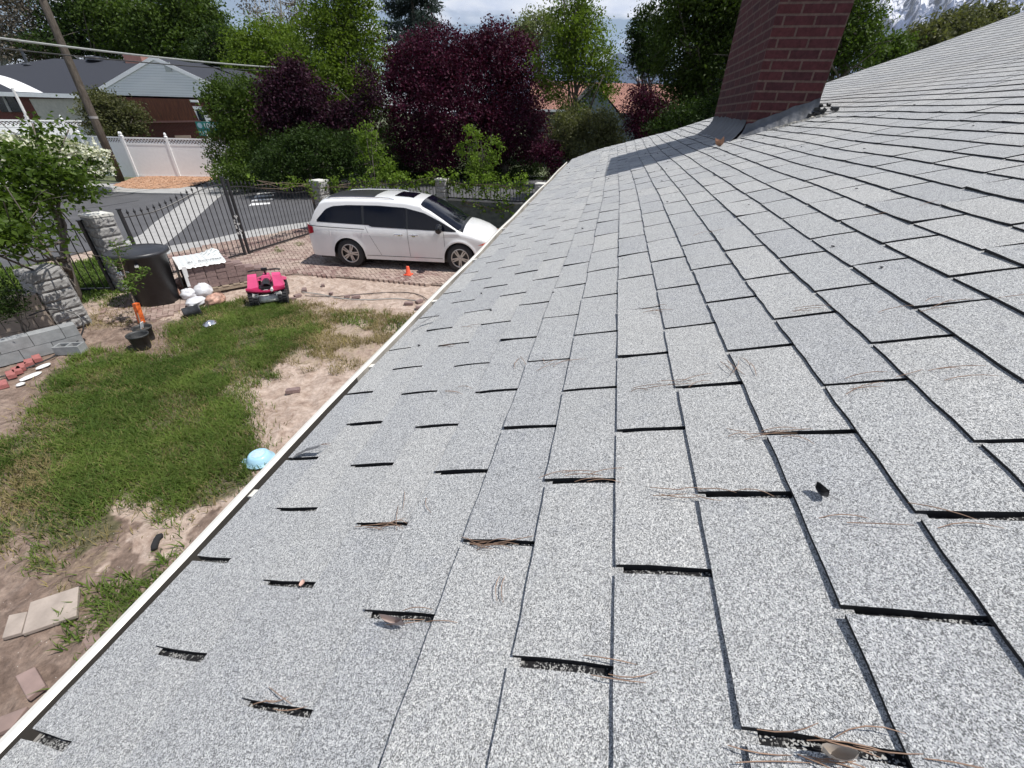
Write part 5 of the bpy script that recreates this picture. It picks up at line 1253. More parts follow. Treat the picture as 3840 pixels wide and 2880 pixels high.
# street sign
sp = G(833, 652); r_ = empty('street_sign', (sp.x, sp.y, 0), 'green street name signs on a thin pole between the white fence and the hedge', 'street sign')
sg_ = onplane(782, 500, sp, E1); zz_ = sg_.z
m = MB(); m.tube([(0, 0, 0), (0, 0, zz_ + .05)], .04, 8); m.build('pole', M['bark'], r_)
teal = simple('green_sign_sheet', (0.01, 0.20, 0.17), .35, var=.05); rzs = math.atan2(E1.y, E1.x)
def sign_board(name, z, w, h, cx, body, mat):
    m = MB(); m.box((E1.x * cx, E1.y * cx, z), (w, .02, h), rzs); o = m.build(name, mat, r_)
    c = Vector((E1.x * (cx - w / 2 + h * .55), E1.y * (cx - w / 2 + h * .55), z)) - E2 * .02
    m = MB(); m.v = [tuple(c + E1 * (math.cos(a) * h * .36) + Vector((0, 0, math.sin(a) * h * .36))) for a in [2 * PI * k / 20 for k in range(20)]]; m.f = [tuple(range(20))]; m.uv = [((0, 0),) * 20]; m.mi = [0]; m.build('emblem', simple('pale_teal_disc', (0.35, 0.5, 0.55), .4), o)
    cu = bpy.data.curves.new('t', 'FONT'); cu.body = body; cu.size = h * .95; cu.extrude = .002; to = bpy.data.objects.new('t', cu); COL.objects.link(to); bpy.context.view_layer.update()
    me = bpy.data.meshes.new_from_object(to.evaluated_get(bpy.context.evaluated_depsgraph_get())); bpy.data.objects.remove(to); me.materials.clear(); me.materials.append(M['paint'])
    lo = bpy.data.objects.new('lettering', me); COL.objects.link(lo); lo.parent = o; q_ = c + E1 * h * .5 - E2 * .005; lo.matrix_local = Matrix(((E1.x, 0, -E2.x, q_.x), (E1.y, 0, -E2.y, q_.y), (0, 1, 0, z - h * .33), (0, 0, 0, 1)))
sign_board('sign_blade', zz_ + .42, 1.55, .42, .1, '1000 E', teal)
sign_board('sign_blade', zz_ + .02, 1.30, .34, .0, '7', teal)
p = at(950, 560, 31); m = MB(); t_ = onplane(917, 436, p, E1); r_ = empty('marker_post', (p.x, p.y, 0), 'thin post with a rusty top standing in front of the green hedge', 'post'); m.tube([(0, 0, 0), (0, 0, t_.z - .25)], .03, 8); m.build('shaft', M['wood_pallet'], r_); m = MB(); m.tube([(0, 0, t_.z - .25), (0, 0, t_.z)], .045, 8); m.build('tip', simple('rusty_paint', (0.22, 0.09, 0.06), .8), r_)
# white awning at the left edge
p = at(-10, 330, 30); r_ = empty('awning', (p.x, p.y, p.z), 'white curved awning on a pale post at the left edge', 'awning', rz=math.atan2(E1.y, E1.x)); P = [[(-1.2 + 1.9 * i / 10, y, .62 * math.cos((i / 10) * PI / 2) - .1) for y in (0, 1.2)] for i in range(11)]
m = MB(); m.grid(P); m.build('hood', M['white_vinyl'], r_, smooth=True); m = MB(); m.tube([(.62, 0, .02), (.60, 0, -3.2)], .05, 8); m.build('post', M['silver'], r_)

# ================================================================== VEGETATION
def Bb(u, v, D, ru, rv, rd=None):
    """an ellipsoid seen at (u, v), D metres away, ru x rv picture pixels"""
    p = at(u, v, D); k = (p - CAM).dot(RW[2]) / F; a, b = ru * k, rv * k
    return (tuple(p), (rd if rd else a, a, b))
LM = {
 'plum': mat_leaf('plum_leaf', (0.016, 0.004, 0.011), (0.085, 0.011, 0.038), .2),
 'plumd': mat_leaf('dark_plum_leaf', (0.013, 0.006, 0.012), (0.056, 0.015, 0.035), .2),
 'dark': mat_leaf('dark_green_leaf', (0.014, 0.030, 0.008), (0.050, 0.085, 0.018), .3),
 'mid': mat_leaf('green_leaf', (0.030, 0.058, 0.010), (0.095, 0.145, 0.028), .35),
 'lime': mat_leaf('spring_green_leaf', (0.055, 0.095, 0.012), (0.17, 0.24, 0.035), .42),
 'olive': mat_leaf('olive_leaf', (0.055, 0.062, 0.030), (0.15, 0.155, 0.070), .35),
 'spruce': mat_leaf('blue_spruce_needle', (0.022, 0.036, 0.032), (0.070, 0.095, 0.088), .1, .7),
 'pale': mat_leaf('budding_leaf', (0.10, 0.12, 0.06), (0.22, 0.25, 0.12), .4),
 'white': mat_leaf('white_blossom', (0.45, 0.46, 0.38), (0.80, 0.80, 0.70), .2),
 'bare': mat_leaf('grey_twig_haze', (0.09, 0.075, 0.06), (0.20, 0.175, 0.15), .1, .9),
 'vine': mat_leaf('vine_leaf', (0.06, 0.11, 0.012), (0.20, 0.29, 0.05), .45),
 'maple': mat_leaf('dark_maple_leaf', (0.018, 0.036, 0.008), (0.080, 0.120, 0.022), .35),
}
def gpt(u, v): p = G(u, v); return (p.x, p.y, 0)
def bt(u, D, v=700):
    p = at(u, v, D); return (p.x, p.y, 0.0)
def shape(name, label, cat, D, ub, ut, vt, blobs, n, size, mat, r0, seed, bark='bark', **kw):
    top = at(ut, vt, D)
    return tree(name, label, cat, bt(ub, D), tuple(top), r0, [Bb(u, v, D + (dd[0] if dd else 0), ru, rv) for (u, v, ru, rv, *dd) in blobs], n, size, LM[mat], M[bark], seed, **kw)
TG = 'trees along the far side of the street'
# two big purple plums
shape('purple_plum_tree', 'large purple leaved plum tree left of centre with the tallest rounded crown edge', 'tree', 31, 1640, 1620, 200, [(1590, 270, 135, 110), (1660, 200, 120, 80), (1560, 420, 120, 130, -1), (1680, 380, 130, 140, -1.5), (1620, 540, 130, 90, -1), (1500, 330, 55, 130), (1740, 300, 100, 130)], 42000, .15, 'plum', .28, 41, group='purple plum trees', clump=.5)
shape('purple_plum_tree', 'large purple leaved plum tree touching the pale green tree on its right', 'tree', 32, 1900, 1890, 150, [(1880, 230, 130, 110), (1970, 330, 95, 130), (1830, 330, 110, 130, -1), (1910, 470, 130, 110, -1.5), (1850, 170, 90, 55), (1970, 500, 90, 90), (1800, 520, 110, 100, -1)], 42000, .15, 'plum', .28, 42, group='purple plum trees', clump=.5)
shape('purple_plum_tree', 'narrow dark purple plum tree below the tall bright green tree', 'tree', 27.5, 1120, 1105, 240, [(1110, 350, 85, 90), (1030, 370, 60, 75), (1190, 420, 90, 90), (1100, 290, 40, 60), (1290, 480, 70, 75), (1060, 440, 80, 60), (1350, 450, 50, 80), (1380, 330, 40, 70)], 26000, .13, 'plumd', .2, 43, group='purple plum trees', clump=.4)
shape('purple_plum_tree', 'small purple plum tree in front of the terracotta roof near the roof edge', 'tree', 27, 2440, 2420, 360, [(2420, 420, 80, 70), (2510, 440, 90, 60), (2400, 360, 35, 35), (2620, 430, 80, 60), (2480, 500, 110, 45)], 18000, .12, 'plum', .16, 44, group='purple plum trees', clump=.4)
shape('purple_shrub', 'low purple shrub between the dark hedge and the far end of the roof', 'shrub', 24, 2085, 2085, 560, [(2080, 600, 30, 65), (2040, 560, 35, 40)], 3000, .11, 'plum', .05, 45, clump=.3, nb=4)
# tall bright green tree
shape('tall_green_tree', 'tall bright green tree rising above the narrow purple plum tree', 'tree', 33, 1290, 1300, -150, [(1250, 60, 110, 120), (1350, 60, 75, 150), (1200, 200, 130, 110), (1320, 220, 130, 110), (1270, 330, 130, 100, -1), (1360, 380, 80, 70, -1), (1130, 290, 70, 70), (1290, -60, 100, 110), (1250, 430, 90, 60)], 42000, .15, 'lime', .25, 51, group=TG, clump=.5, shell=.35, nb=16)
# pale green tree with visible branches
shape('leafy_tree', 'loose crowned green tree with visible dark branches in front of the terracotta roof', 'tree', 29, 2150, 2170, -120, [(2140, 110, 75, 120), (2180, 220, 110, 90), (2090, 240, 90, 80), (2260, 260, 70, 70), (2120, 30, 60, 90), (2210, 40, 45, 110), (2080, 330, 60, 50), (2250, 330, 70, 45), (2150, 400, 60, 50), (2200, 140, 90, 90)], 17000, .14, 'lime', .17, 52, group=TG, clump=.45, shell=.2, nb=22, rend=.035)
shape('hazy_tree', 'distant pale budding tree between the purple plums and the leafy tree', 'tree', 70, 2020, 2010, 60, [(2010, 110, 70, 50), (1960, 140, 50, 45), (2080, 120, 40, 60)], 8000, .28, 'pale', .25, 53, group='distant trees', clump=.9)
# spruce
def spruce(label, D, u, vt, w, vb, n, seed, mat='spruce', size=.2):
    base = Vector(bt(u, D)); top = at(u, vt, D); H = top.z; r_ = empty('spruce', base, label, 'tree', 'conifers'); m = MB(); m.tube([(0, 0, 0), (0, 0, H * .5), (0, 0, H * .98)], [.3, .2, .03], 8); m.build('trunk', M['bark'], r_, smooth=True)
    g = np.random.default_rng(seed); k = (Vector(at(u, 200, D)) - CAM).dot(RW[2]) / F; Rm = w * k; zb = max(.5, (at(u, vb, D)).z); P = []; rv = []
    nb = 340
    for b in range(nb):
        t = g.random() ** .8; z = zb + (H - zb) * t; ln = Rm * (1 - t) ** .75 * (0.75 + .4 * g.random()) + .2; a = g.random() * 2 * PI; m_ = int(n / nb); s = g.random(m_) ** .6; c = g.random()
        x = np.cos(a) * ln * s; y = np.sin(a) * ln * s; zz = z - .25 * ln * s * s + .12 * ln * s ** 4
        off = g.normal(size=(m_, 3)) * np.array([.16, .16, .10]) * (1 + ln * .06); P.append(np.stack([x, y, zz], 1) + off); rv.append(np.clip(.2 + .5 * c + .4 * s - .2 + .2 * g.random(m_), 0, 1))
    leaf_mesh('crown', np.concatenate(P), size, LM[mat], r_, seed, .3, rndv=np.concatenate(rv)); return r_
spruce('dark blue green spruce rising behind the large purple plum', 44, 1600, -260, 175, 330, 30000, 61, size=.26)
spruce('distant dark conifer above the white siding gable roof line', 75, 945, -20, 90, 240, 9000, 62, 'dark', .34)
# big maple by the chimney
shape('big_maple', 'big dark green maple immediately left of the brick chimney', 'tree', 24, 2700, 2700, -300, [(2600, 60, 130, 100), (2720, 120, 120, 130), (2560, 200, 120, 110), (2680, 280, 130, 110), (2760, 0, 120, 140), (2640, -60, 160, 120), (2840, 150, 120, 150), (2600, 330, 90, 70), (2740, 380, 90, 60)], 52000, .13, 'maple', .3, 54, group=TG, clump=.42, shell=.35, nb=18)
shape('upright_tree', 'dark tree with upright shoots between the leafy tree and the big maple', 'tree', 30, 2420, 2430, 20, [(2410, 110, 40, 75), (2450, 180, 60, 70), (2390, 150, 30, 60), (2480, 120, 35, 60), (2430, 220, 60, 45), (2380, 200, 22, 35)], 12000, .13, 'dark', .15, 55, group=TG, clump=.32, nb=14)
shape('maple', 'green tree right of the brick chimney against the snowy mountain', 'tree', 22, 3160, 3140, -200, [(3130, 40, 130, 90), (3170, 130, 110, 90), (3110, 200, 90, 80), (3220, 190, 80, 70), (3080, 100, 80, 120), (3060, -20, 150, 90)], 22000, .11, 'mid', .22, 56, group=TG, clump=.36)
# far hedge line right, seen just above the rake
for k, (u, v, ru, rv, D, lb) in enumerate(((3330, 190, 60, 55, 60, 'round distant tree nearest the one right of the chimney'), (3450, 150, 70, 55, 64, 'second distant tree along the right skyline above the roof'), (3570, 100, 80, 50, 66, 'third distant tree along the right skyline above the roof'), (3680, 62, 80, 45, 70, 'last distant tree along the right skyline before the frame edge'))):
    shape('distant_tree', lb, 'tree', D, u, u, v - 20, [(u, v + 12, ru, rv * .8), (u - ru * .5, v + 40, ru * .7, rv * .8)], 5000, .32, 'olive' if k else 'mid', .2, 70 + k, group='distant trees', clump=.9, nb=5, depth=1)
# hedges and bushes under the trees on the far side of the street
HG = 'hedges and bushes across the street'
shape('hedge_bush', 'tall dark green bush right of the white fence and the street sign', 'bush', 30, 930, 930, 340, [(880, 430, 90, 100), (960, 480, 90, 120), (870, 560, 80, 80), (960, 600, 90, 70, -1), (820, 380, 50, 60), (1000, 400, 60, 80), (900, 340, 80, 45), (905, 650, 100, 40, -2)], 34000, .13, 'mid', .15, 81, group=HG, clump=.36)
shape('hedge_bush', 'dark undergrowth below the narrow purple plum tree', 'bush', 29, 1130, 1130, 520, [(1100, 590, 110, 75), (1220, 600, 100, 70), (1040, 620, 80, 60, -1), (1170, 520, 90, 45), (1330, 560, 80, 70)], 22000, .13, 'dark', .12, 82, group=HG, clump=.36)
shape('hedge_bush', 'dark hedge below the large left purple plum tree', 'bush', 33, 1520, 1520, 560, [(1450, 600, 110, 70), (1600, 620, 110, 60), (1530, 660, 140, 30)], 14000, .14, 'dark', .12, 83, group=HG, clump=.36)
shape('hedge_bush', 'dark hedge below the right purple plum tree behind the vines', 'bush', 33, 1860, 1860, 560, [(1760, 600, 110, 70), (1930, 600, 110, 70), (1850, 655, 160, 30), (2020, 620, 60, 70)], 16000, .14, 'dark', .12, 84, group=HG, clump=.36)
shape('hedge_bush', 'leafy undergrowth in front of the trunk of the narrow purple plum tree', 'bush', 25.5, 1160, 1160, 560, [(1080, 600, 90, 80), (1200, 580, 110, 90), (1320, 590, 90, 90), (1000, 640, 60, 60), (1140, 540, 60, 50)], 19000, .12, 'dark', .1, 88, group=HG, clump=.33)
shape('hedge_bush', 'dark tall bush filling the gap between the tall green tree and the large left plum', 'bush', 37, 1430, 1430, 430, [(1420, 470, 80, 90), (1440, 580, 90, 90)], 10000, .16, 'dark', .1, 89, group=HG, clump=.4)
shape('leafy_shrub', 'grey green shrub thicket under the leafy tree before the roof edge', 'shrub', 25, 2200, 2200, 420, [(2150, 470, 80, 60), (2240, 480, 80, 60), (2180, 560, 110, 50), (2280, 540, 60, 50), (2120, 530, 60, 60)], 18000, .12, 'olive', .08, 85, group=HG, clump=.32)
shape('dark_shrub', 'dark shrub under the big maple left of the chimney base', 'shrub', 22, 2640, 2640, 400, [(2600, 440, 110, 50), (2720, 420, 90, 60), (2560, 480, 120, 40)], 14000, .11, 'dark', .08, 86, group=HG, clump=.3)
shape('bush', 'rounded olive green bush in front of the brick house by the utility pole', 'bush', 41, 430, 430, 370, [(410, 420, 75, 65), (470, 440, 60, 55), (370, 400, 50, 55), (420, 480, 80, 30)], 11000, .15, 'olive', .1, 87, group=HG, clump=.4)
# back row of trees behind the brick house
for k, (u, D, ub, ut, vt, bl, n, sz, mt, lb) in enumerate((
 (60, 80, 40, 60, -60, [(20, 60, 110, 130), (120, 110, 90, 110), (60, 170, 130, 50)], 8000, .30, 'bare', 'bare grey twiggy tree at the upper left corner behind the dark roof'),
 (280, 78, 260, 280, -60, [(250, 60, 90, 110), (330, 120, 100, 90), (200, 170, 110, 40)], 10000, .34, 'dark', 'dark green tree behind the roof left of the utility pole'),
 (420, 76, 400, 420, -60, [(420, 90, 90, 90), (470, 160, 100, 50), (380, 30, 70, 60)], 11000, .34, 'mid', 'mid green tree behind the ridge of the dark roof'),
 (480, 90, 470, 480, -60, [(470, 10, 60, 70), (440, -20, 70, 60)], 2200, .26, 'bare', 'bare pale tree against the bright sky behind the dark roof'),
 (640, 72, 640, 650, -90, [(620, 60, 110, 100), (720, 70, 110, 110), (680, 160, 130, 70), (760, 150, 70, 90), (560, 130, 80, 70)], 26000, .34, 'mid', 'broad full green tree behind the white siding gable'),
 (830, 66, 820, 830, 120, [(850, 200, 80, 80), (790, 240, 70, 70), (900, 260, 90, 90), (960, 300, 80, 90)], 16000, .3, 'dark', 'dark leafy tree right of the white siding gable'),
 (1000, 58, 1010, 1010, 60, [(1000, 170, 90, 60), (1060, 200, 90, 90), (930, 190, 60, 60), (980, 270, 110, 70)], 20000, .26, 'lime', 'yellow green tree below the distant conifer'),
 (1060, 80, 1060, 1060, -120, [(1040, 50, 110, 80), (1110, 90, 90, 70)], 2600, .28, 'bare', 'bare branching tree in front of the bright cloud left of the tall green tree'))):
    shape('background_tree', lb, 'tree', D, ub, ut, vt, bl, n, sz, mt, .32, 100 + k, bark='bark_pale' if mt == 'bare' else 'bark', group='trees behind the brick house', clump=1.0, nb=22 if mt == 'bare' else 8, rend=.06, depth=2)
# white flowering bush across the street
wb = shape('flowering_bush', 'white flowering bush between the utility pole and the left edge', 'bush', 31, 180, 180, 500, [(60, 590, 130, 60), (200, 600, 110, 60), (320, 610, 75, 45), (-80, 580, 120, 60)], 14000, .14, 'mid', .1, 91, clump=.4)
P_, rv_ = crown_points([Bb(40, 570, 30.2, 130, 50), Bb(190, 570, 30.2, 100, 45), Bb(320, 600, 30.2, 70, 45), Bb(-80, 560, 30.2, 100, 60)], 6500, 92, .3, .16, .8)
bo = wb.location; leaf_mesh('blossom', P_ - np.array([bo.x, bo.y, bo.z]), .15, LM['white'], wb, 93, .8)
# yard tree at the left
yb = Vector((5.9, 11.0, 0)); r_ = empty('yard_tree', yb, 'broad leaved yard tree in front of the street at the left edge', 'tree')
yblobs = [Bb(140, 640, 12.5, 130, 70), Bb(60, 760, 12.2, 120, 90), Bb(230, 720, 12.5, 80, 40), Bb(40, 620, 12.8, 90, 60), Bb(290, 690, 12.8, 80, 45), Bb(30, 900, 10.4, 110, 60), Bb(130, 890, 10.6, 50, 45), Bb(-60, 860, 10.6, 120, 80), Bb(150, 830, 11.8, 40, 60), Bb(-60, 720, 12.2, 110, 130), Bb(175, 500, 13.2, 45, 50), Bb(230, 480, 13.4, 30, 25)]
yl = [((c[0] - yb.x, c[1] - yb.y, c[2]), (rd[0], rd[1], rd[2])) for c, rd in yblobs]
m = MB(); topy = Vector(at(150, 560, 12.8)) - yb; limbs(m, (0, 0, -.05), topy, .10, yl, 5, 16, depth=2, rend=.02)
for uv_ in ([(110, 1010), (130, 900), (100, 790), (60, 700)],): pass
m.build('trunk', M['bark'], r_, smooth=True)
P_, rv_ = crown_points(yl, 5600, 17, .24, .2, .2); leaf_mesh('crown', P_, .10, mat_leaf('broad_leaf', (0.022, 0.048, 0.008), (0.11, 0.17, 0.028), .4, .35), r_, 18, .6, rndv=rv_)
# dark thicket in the shadow under it
m = MB(); q_ = Vector(at(10, 1120, 10.6)); sh_ = empty('evergreen_shrub', (q_.x, q_.y, 0), 'dark low shrub in front of the tan block wall at the left edge', 'shrub')
bl_ = [Bb(20, 1150, 10.5, 60, 40), Bb(60, 1110, 10.6, 30, 60), Bb(-40, 1120, 10.6, 70, 80)]; lb_ = [((c[0] - q_.x, c[1] - q_.y, max(.2, c[2])), rd) for c, rd in bl_]
limbs(m, (0, 0, 0), (0, 0, .8), .03, lb_, 3, 6, depth=1); m.build('trunk', M['bark'], sh_); P_, rv_ = crown_points(lb_, 2600, 5, .12, .16, .3); P_[:, 2] = np.maximum(P_[:, 2], .02); leaf_mesh('crown', P_, .05, LM['dark'], sh_, 6, .35, rndv=rv_)
# columnar saplings and vines on the street wall
VGp = 'young leafy trees by the street wall'
for (u, lb, base, bl, n, sd) in ((1390, 'young bright green tree standing behind the minivan roof', (16.4, 9.4, 0), [(1385, 500, 38, 45), (1400, 570, 55, 65), (1430, 640, 70, 45), (1360, 540, 30, 40), (1470, 660, 50, 30)], 3000, 201),
                                (1800, 'young bright green tree above the vine covered railing in front of the bonnet', (17.6, 4.9, 0), [(1770, 520, 38, 45), (1800, 600, 62, 60), (1850, 560, 30, 60), (1740, 560, 25, 25), (1810, 660, 60, 35)], 3000, 202)):
    D = math.hypot(base[0] - CAM.x, base[1] - CAM.y); blb = [Bb(*b[:2], D, *b[2:]) for b in bl]; tp = at(u, 490, D)
    tree('young_tree', lb, 'tree', base, tuple(tp), .05, blb, n, .085, LM['vine'], M['bark'], sd, group=VGp, clump=.16, spread=.16, nb=14, shell=.2, rend=.012, aspect=.7)
def vine(label, pts, n, seed, thick=.16):
    pts = [Vector(p) for p in pts]; r_ = empty('vine', (pts[0].x, pts[0].y, 0), label, 'vine', 'vines on the iron railings'); o = Vector((pts[0].x, pts[0].y, 0)); g = np.random.default_rng(seed); rr = random.Random(seed); C_ = []
    m = MB()
    for s_ in range(4):
        m.tube([p - o + Vector((rr.gauss(0, .05), rr.gauss(0, .05), rr.gauss(0, .07))) for p in pts], .008, 5)
    seg = list(zip(pts, pts[1:])); ncl = n // 14
    for c in range(ncl):
        a, b = seg[rr.randrange(len(seg))]; p = a.lerp(b, rr.random()) - o + Vector((rr.gauss(0, .08), rr.gauss(0, .08), rr.gauss(.04, thick)))
        if rr.random() < .2: p.z -= rr.uniform(.1, .55)
        C_ += [(p.x + rr.gauss(0, .07), p.y + rr.gauss(0, .07), p.z + rr.gauss(0, .07)) for _ in range(14)]
    m.build('stem', M['twig'], r_); leaf_mesh('leaves', C_, .085, LM['vine'], r_, seed, .8)
vine('grape vine along the railing between the gate pillar and the vine pillar', [(13.9, 10.0, 1.45), (14.8, 8.9, 1.5), (15.5, 7.6, 1.45), (16.1, 6.5, 1.62)], 1500, 301)
vine('grape vine along the railing in front of the minivan bonnet', [(16.15, 6.3, 1.6), (16.2, 5.4, 1.5), (16.3, 4.3, 1.5), (16.3, 3.0, 1.45)], 1700, 302, .2)
vine('thin vine along the top rail of the right gate leaf', [(11.3, 10.3, 1.85), (12.3, 10.2, 1.72), (13.4, 10.1, 1.62), (13.5, 10.05, 1.0)], 220, 303, .05)
vine('sparse vine sprigs hanging down the dark wall before the bonnet', [(16.12, 5.6, .95), (16.15, 4.8, .7), (16.2, 4.0, .65), (16.2, 3.4, .9)], 260, 304, .22)

# grass
def blades(name, label, xy, hgt, seed, mat, lean=.5, zf=None, w=.007):
    g = np.random.default_rng(seed); n = len(xy); X_ = xy[:, 0]; Y_ = xy[:, 1]; h = hgt * (0.45 + .85 * g.random(n)); a = g.random(n) * 2 * PI; b = a + PI / 2 + g.normal(size=n) * .6
    z0 = np.full(n, -.01); dx, dy = np.cos(b), np.sin(b); ln = lean * h * (0.3 + 1.2 * g.random(n)); wx, wy = np.cos(a) * w * (0.7 + .6 * g.random(n)), np.sin(a) * w
    v = np.empty((n, 5, 3)); v[:, 0] = np.stack([X_ - wx, Y_ - wy, z0], 1); v[:, 1] = np.stack([X_ + wx, Y_ + wy, z0], 1)
    mx_, my_ = X_ + dx * ln * .35, Y_ + dy * ln * .35; v[:, 2] = np.stack([mx_ + wx * .8, my_ + wy * .8, h * .6], 1); v[:, 3] = np.stack([mx_ - wx * .8, my_ - wy * .8, h * .6], 1); v[:, 4] = np.stack([X_ + dx * ln, Y_ + dy * ln, h * .95], 1)
    me = bpy.data.meshes.new(name); me.vertices.add(5 * n); me.vertices.foreach_set('co', v.ravel()); i = np.arange(n)[:, None] * 5
    f = np.concatenate([i, i + 1, i + 2, i, i + 2, i + 3, i + 3, i + 2, i + 4], 1).reshape(-1, 3); me.loops.add(f.size); me.loops.foreach_set('vertex_index', f.ravel().astype(np.int32)); me.polygons.add(len(f)); me.polygons.foreach_set('loop_start', np.arange(len(f)) * 3); me.update()
    at_ = me.attributes.new('rnd', 'FLOAT', 'FACE'); pn = vnoise(X_, Y_, .35, seed) * .6 + g.random(n) * .5 - .05; at_.data.foreach_set('value', np.repeat(np.clip(pn, 0, 1), 3).astype(np.float32))
    me.materials.append(mat); o = bpy.data.objects.new(name, me); COL.objects.link(o); return tag(o, label, 'grass', kind='stuff')
g = np.random.default_rng(77)
def scatter(P, dens, seed, jitter=.12, patch=None):
    P = np.array(P); x0, y0 = P.min(0) - .3; x1, y1 = P.max(0) + .3; n = int((x1 - x0) * (y1 - y0) * dens); g = np.random.default_rng(seed); X_ = g.uniform(x0, x1, n); Y_ = g.uniform(y0, y1, n)
    wb_ = (vnoise(X_, Y_, 0.35, 1) - .5) * .5 + (vnoise(X_, Y_, .12, 2) - .5) * .22; k = inpoly_np(X_ + wb_ + g.normal(size=n) * jitter, Y_ + wb_ + g.normal(size=n) * jitter, [tuple(p) for p in P])
    if patch: k &= vnoise(X_, Y_, patch[0], seed) + .35 * vnoise(X_, Y_, patch[0] * .3, seed + 1) > patch[1] + .2 * g.random(n)
    return np.stack([X_[k], Y_[k]], 1)
gm_ = mat_leaf('grass_blade', (0.042, 0.088, 0.014), (0.165, 0.225, 0.050), .3, .5); gd_ = mat_leaf('dry_grass_blade', (0.13, 0.115, 0.045), (0.36, 0.29, 0.15), .25, .6)
blades('long_grass', 'long green grass patch across the middle of the yard', np.concatenate([scatter(GRASS[0], 5200, 5, patch=(.45, .46)), scatter(GRASS[0], 1500, 55), scatter(GRASS[1], 3600, 6, patch=(.2, .45))]), .082, 7, gm_, 1.1, w=.0045)
blades('dry_grass', 'dry straw coloured grass thinning out round the green patch', np.concatenate([scatter(GRASS[0], 1000, 8, .22), scatter(DRYG[0], 3000, 9), scatter(DRYG[1], 2200, 10, patch=(.4, .62)), scatter(DRYG[2], 900, 11, patch=(.3, .6)), scatter(DRYG[3], 900, 12)]), .065, 13, gd_, 1.4, w=.0045)
lawn = [(5.6, 11.6), (7.0, 11.3), (9.2, 13.6), (6, 16.5), (3, 17)]
m = MB(); m.prism(lawn, -.04, .004); struct(m.build('lawn_strip', simple('verge_soil', (0.07, 0.10, 0.03), .95, var=.3, scale=12), ccw=True))
spr = [scatter([(x - r, y - r), (x + r, y - r), (x + r, y + r), (x - r, y + r)], dd, 20 + i, .04) for i, (x, y, r, dd) in enumerate([(*tuple(G(450, 2190))[:2], .18, 1500), (*tuple(G(640, 2030))[:2], .10, 1600), (*tuple(G(400, 2150))[:2], .14, 1200), (*tuple(G(270, 2440))[:2], .08, 1600), (*tuple(G(1600, 905))[:2], .25, 300), (*tuple(G(1040, 945))[:2], .14, 1500), (*tuple(G(1125, 925))[:2], .12, 800), (*tuple(G(420, 1110))[:2], .5, 700), (*tuple(G(560, 1640))[:2], .4, 500), (*tuple(G(1320, 1190))[:2], .35, 700), (*tuple(G(1480, 1215))[:2], .3, 600)])]
blades('grass_tufts', 'small green grass tufts scattered on bare soil and pavers', np.concatenate(spr), .085, 31, gm_, 1.1)
blades('verge_grass', 'bright green grass verge beyond the left iron fence', scatter(lawn, 900, 41), .10, 42, gm_, .7, w=.012)

# litter on the roof
def hr(u, v):
    n = RU; d = ray(u, v); P0 = RO; t = (P0 - CAM).dot(n) / d.dot(n); p = CAM + d * t; q = p - RO; return q.dot(RA), q.dot(RB)
m = MB(); rr = random.Random(66)
for (u, v, n, spread_, al) in ((1470, 1985, 6, .03, 0), (1850, 2050, 9, .03, 0), (1890, 2220, 2, .01, 1.4), (1700, 1310, 3, .03, .4), (1990, 1370, 4, .04, 1.3), (2080, 1375, 4, .03, 0), (2520, 1455, 8, .05, 0), (2745, 1400, 5, .04, 1.3), (2860, 1655, 7, .05, 0), (3120, 2855, 16, .05, 0), (3480, 1975, 4, .05, 0), (2730, 1875, 7, .05, 0), (3330, 1450, 5, .06, 0), (3530, 1160, 6, .06, 0), (1560, 1905, 3, .04, 1.2), (2150, 1815, 6, .04, 0), (1560, 2330, 4, .03, 0), (1230, 1180 + 500, 2, .03, 0), (2290, 2520, 3, .03, 0), (3700, 1400, 3, .08, 0), (2480, 1170, 4, .05, .3), (3380, 800, 2, .1, 0), (1000, 2640, 4, .03, 0), (1700, 1480, 3, .03, .2), (1760, 1240, 2, .03, .2), (2700, 870, 2, .08, 0), (3000, 1190, 3, .05, .2)):
    a0, b0 = hr(u, v)
    for i in range(n):
        a, b = a0 + rr.gauss(0, spread_ * .25), b0 + rr.gauss(0, spread_ * .8); an = PI / 2 + al + rr.gauss(0, .22); L0 = rr.uniform(.035, .075); cv = rr.uniform(-.007, .007); h0 = .0075 + rr.random() * .003
        P = []
        for k in range(5):
            t = k / 4 - .5; aa = a + math.cos(an) * L0 * t + cv * (1 - 4 * t * t) * math.sin(an); bb = b + math.sin(an) * L0 * t - cv * (1 - 4 * t * t) * math.cos(an); P.append(RO + RA * aa + RB * bb + RU * (h0 + wave(aa, bb) + .003 * (1 - 4 * t * t)))
        m.tube(P, [.0005, .00065, .00065, .0006, .0003], 4, cap=False)
tag(m.build('pine_needles', M['needle']), 'dry brown pine needles caught in the slots of the roof shingles', 'pine needles', kind='stuff')
m = MB()
for i in range(150):
    a, b = rr.uniform(.6, 7.5), rr.uniform(-.85, 2.2); 
    if i < 60: a, b = rr.uniform(3.5, 8), rr.uniform(-.3, 1.0)
    s_ = rr.uniform(.002, .006) * (1 + a * .12); p = RO + RA * a + RB * (b + bshift(a, b)) + RU * (.010 + wave(a, b)); m.box(p, (s_ * 1.6, s_, s_ * .5), rr.uniform(0, 3))
tag(m.build('roof_debris', M['tar']), 'tiny dark twigs and crumbs scattered over the shingles', 'debris', kind='stuff')
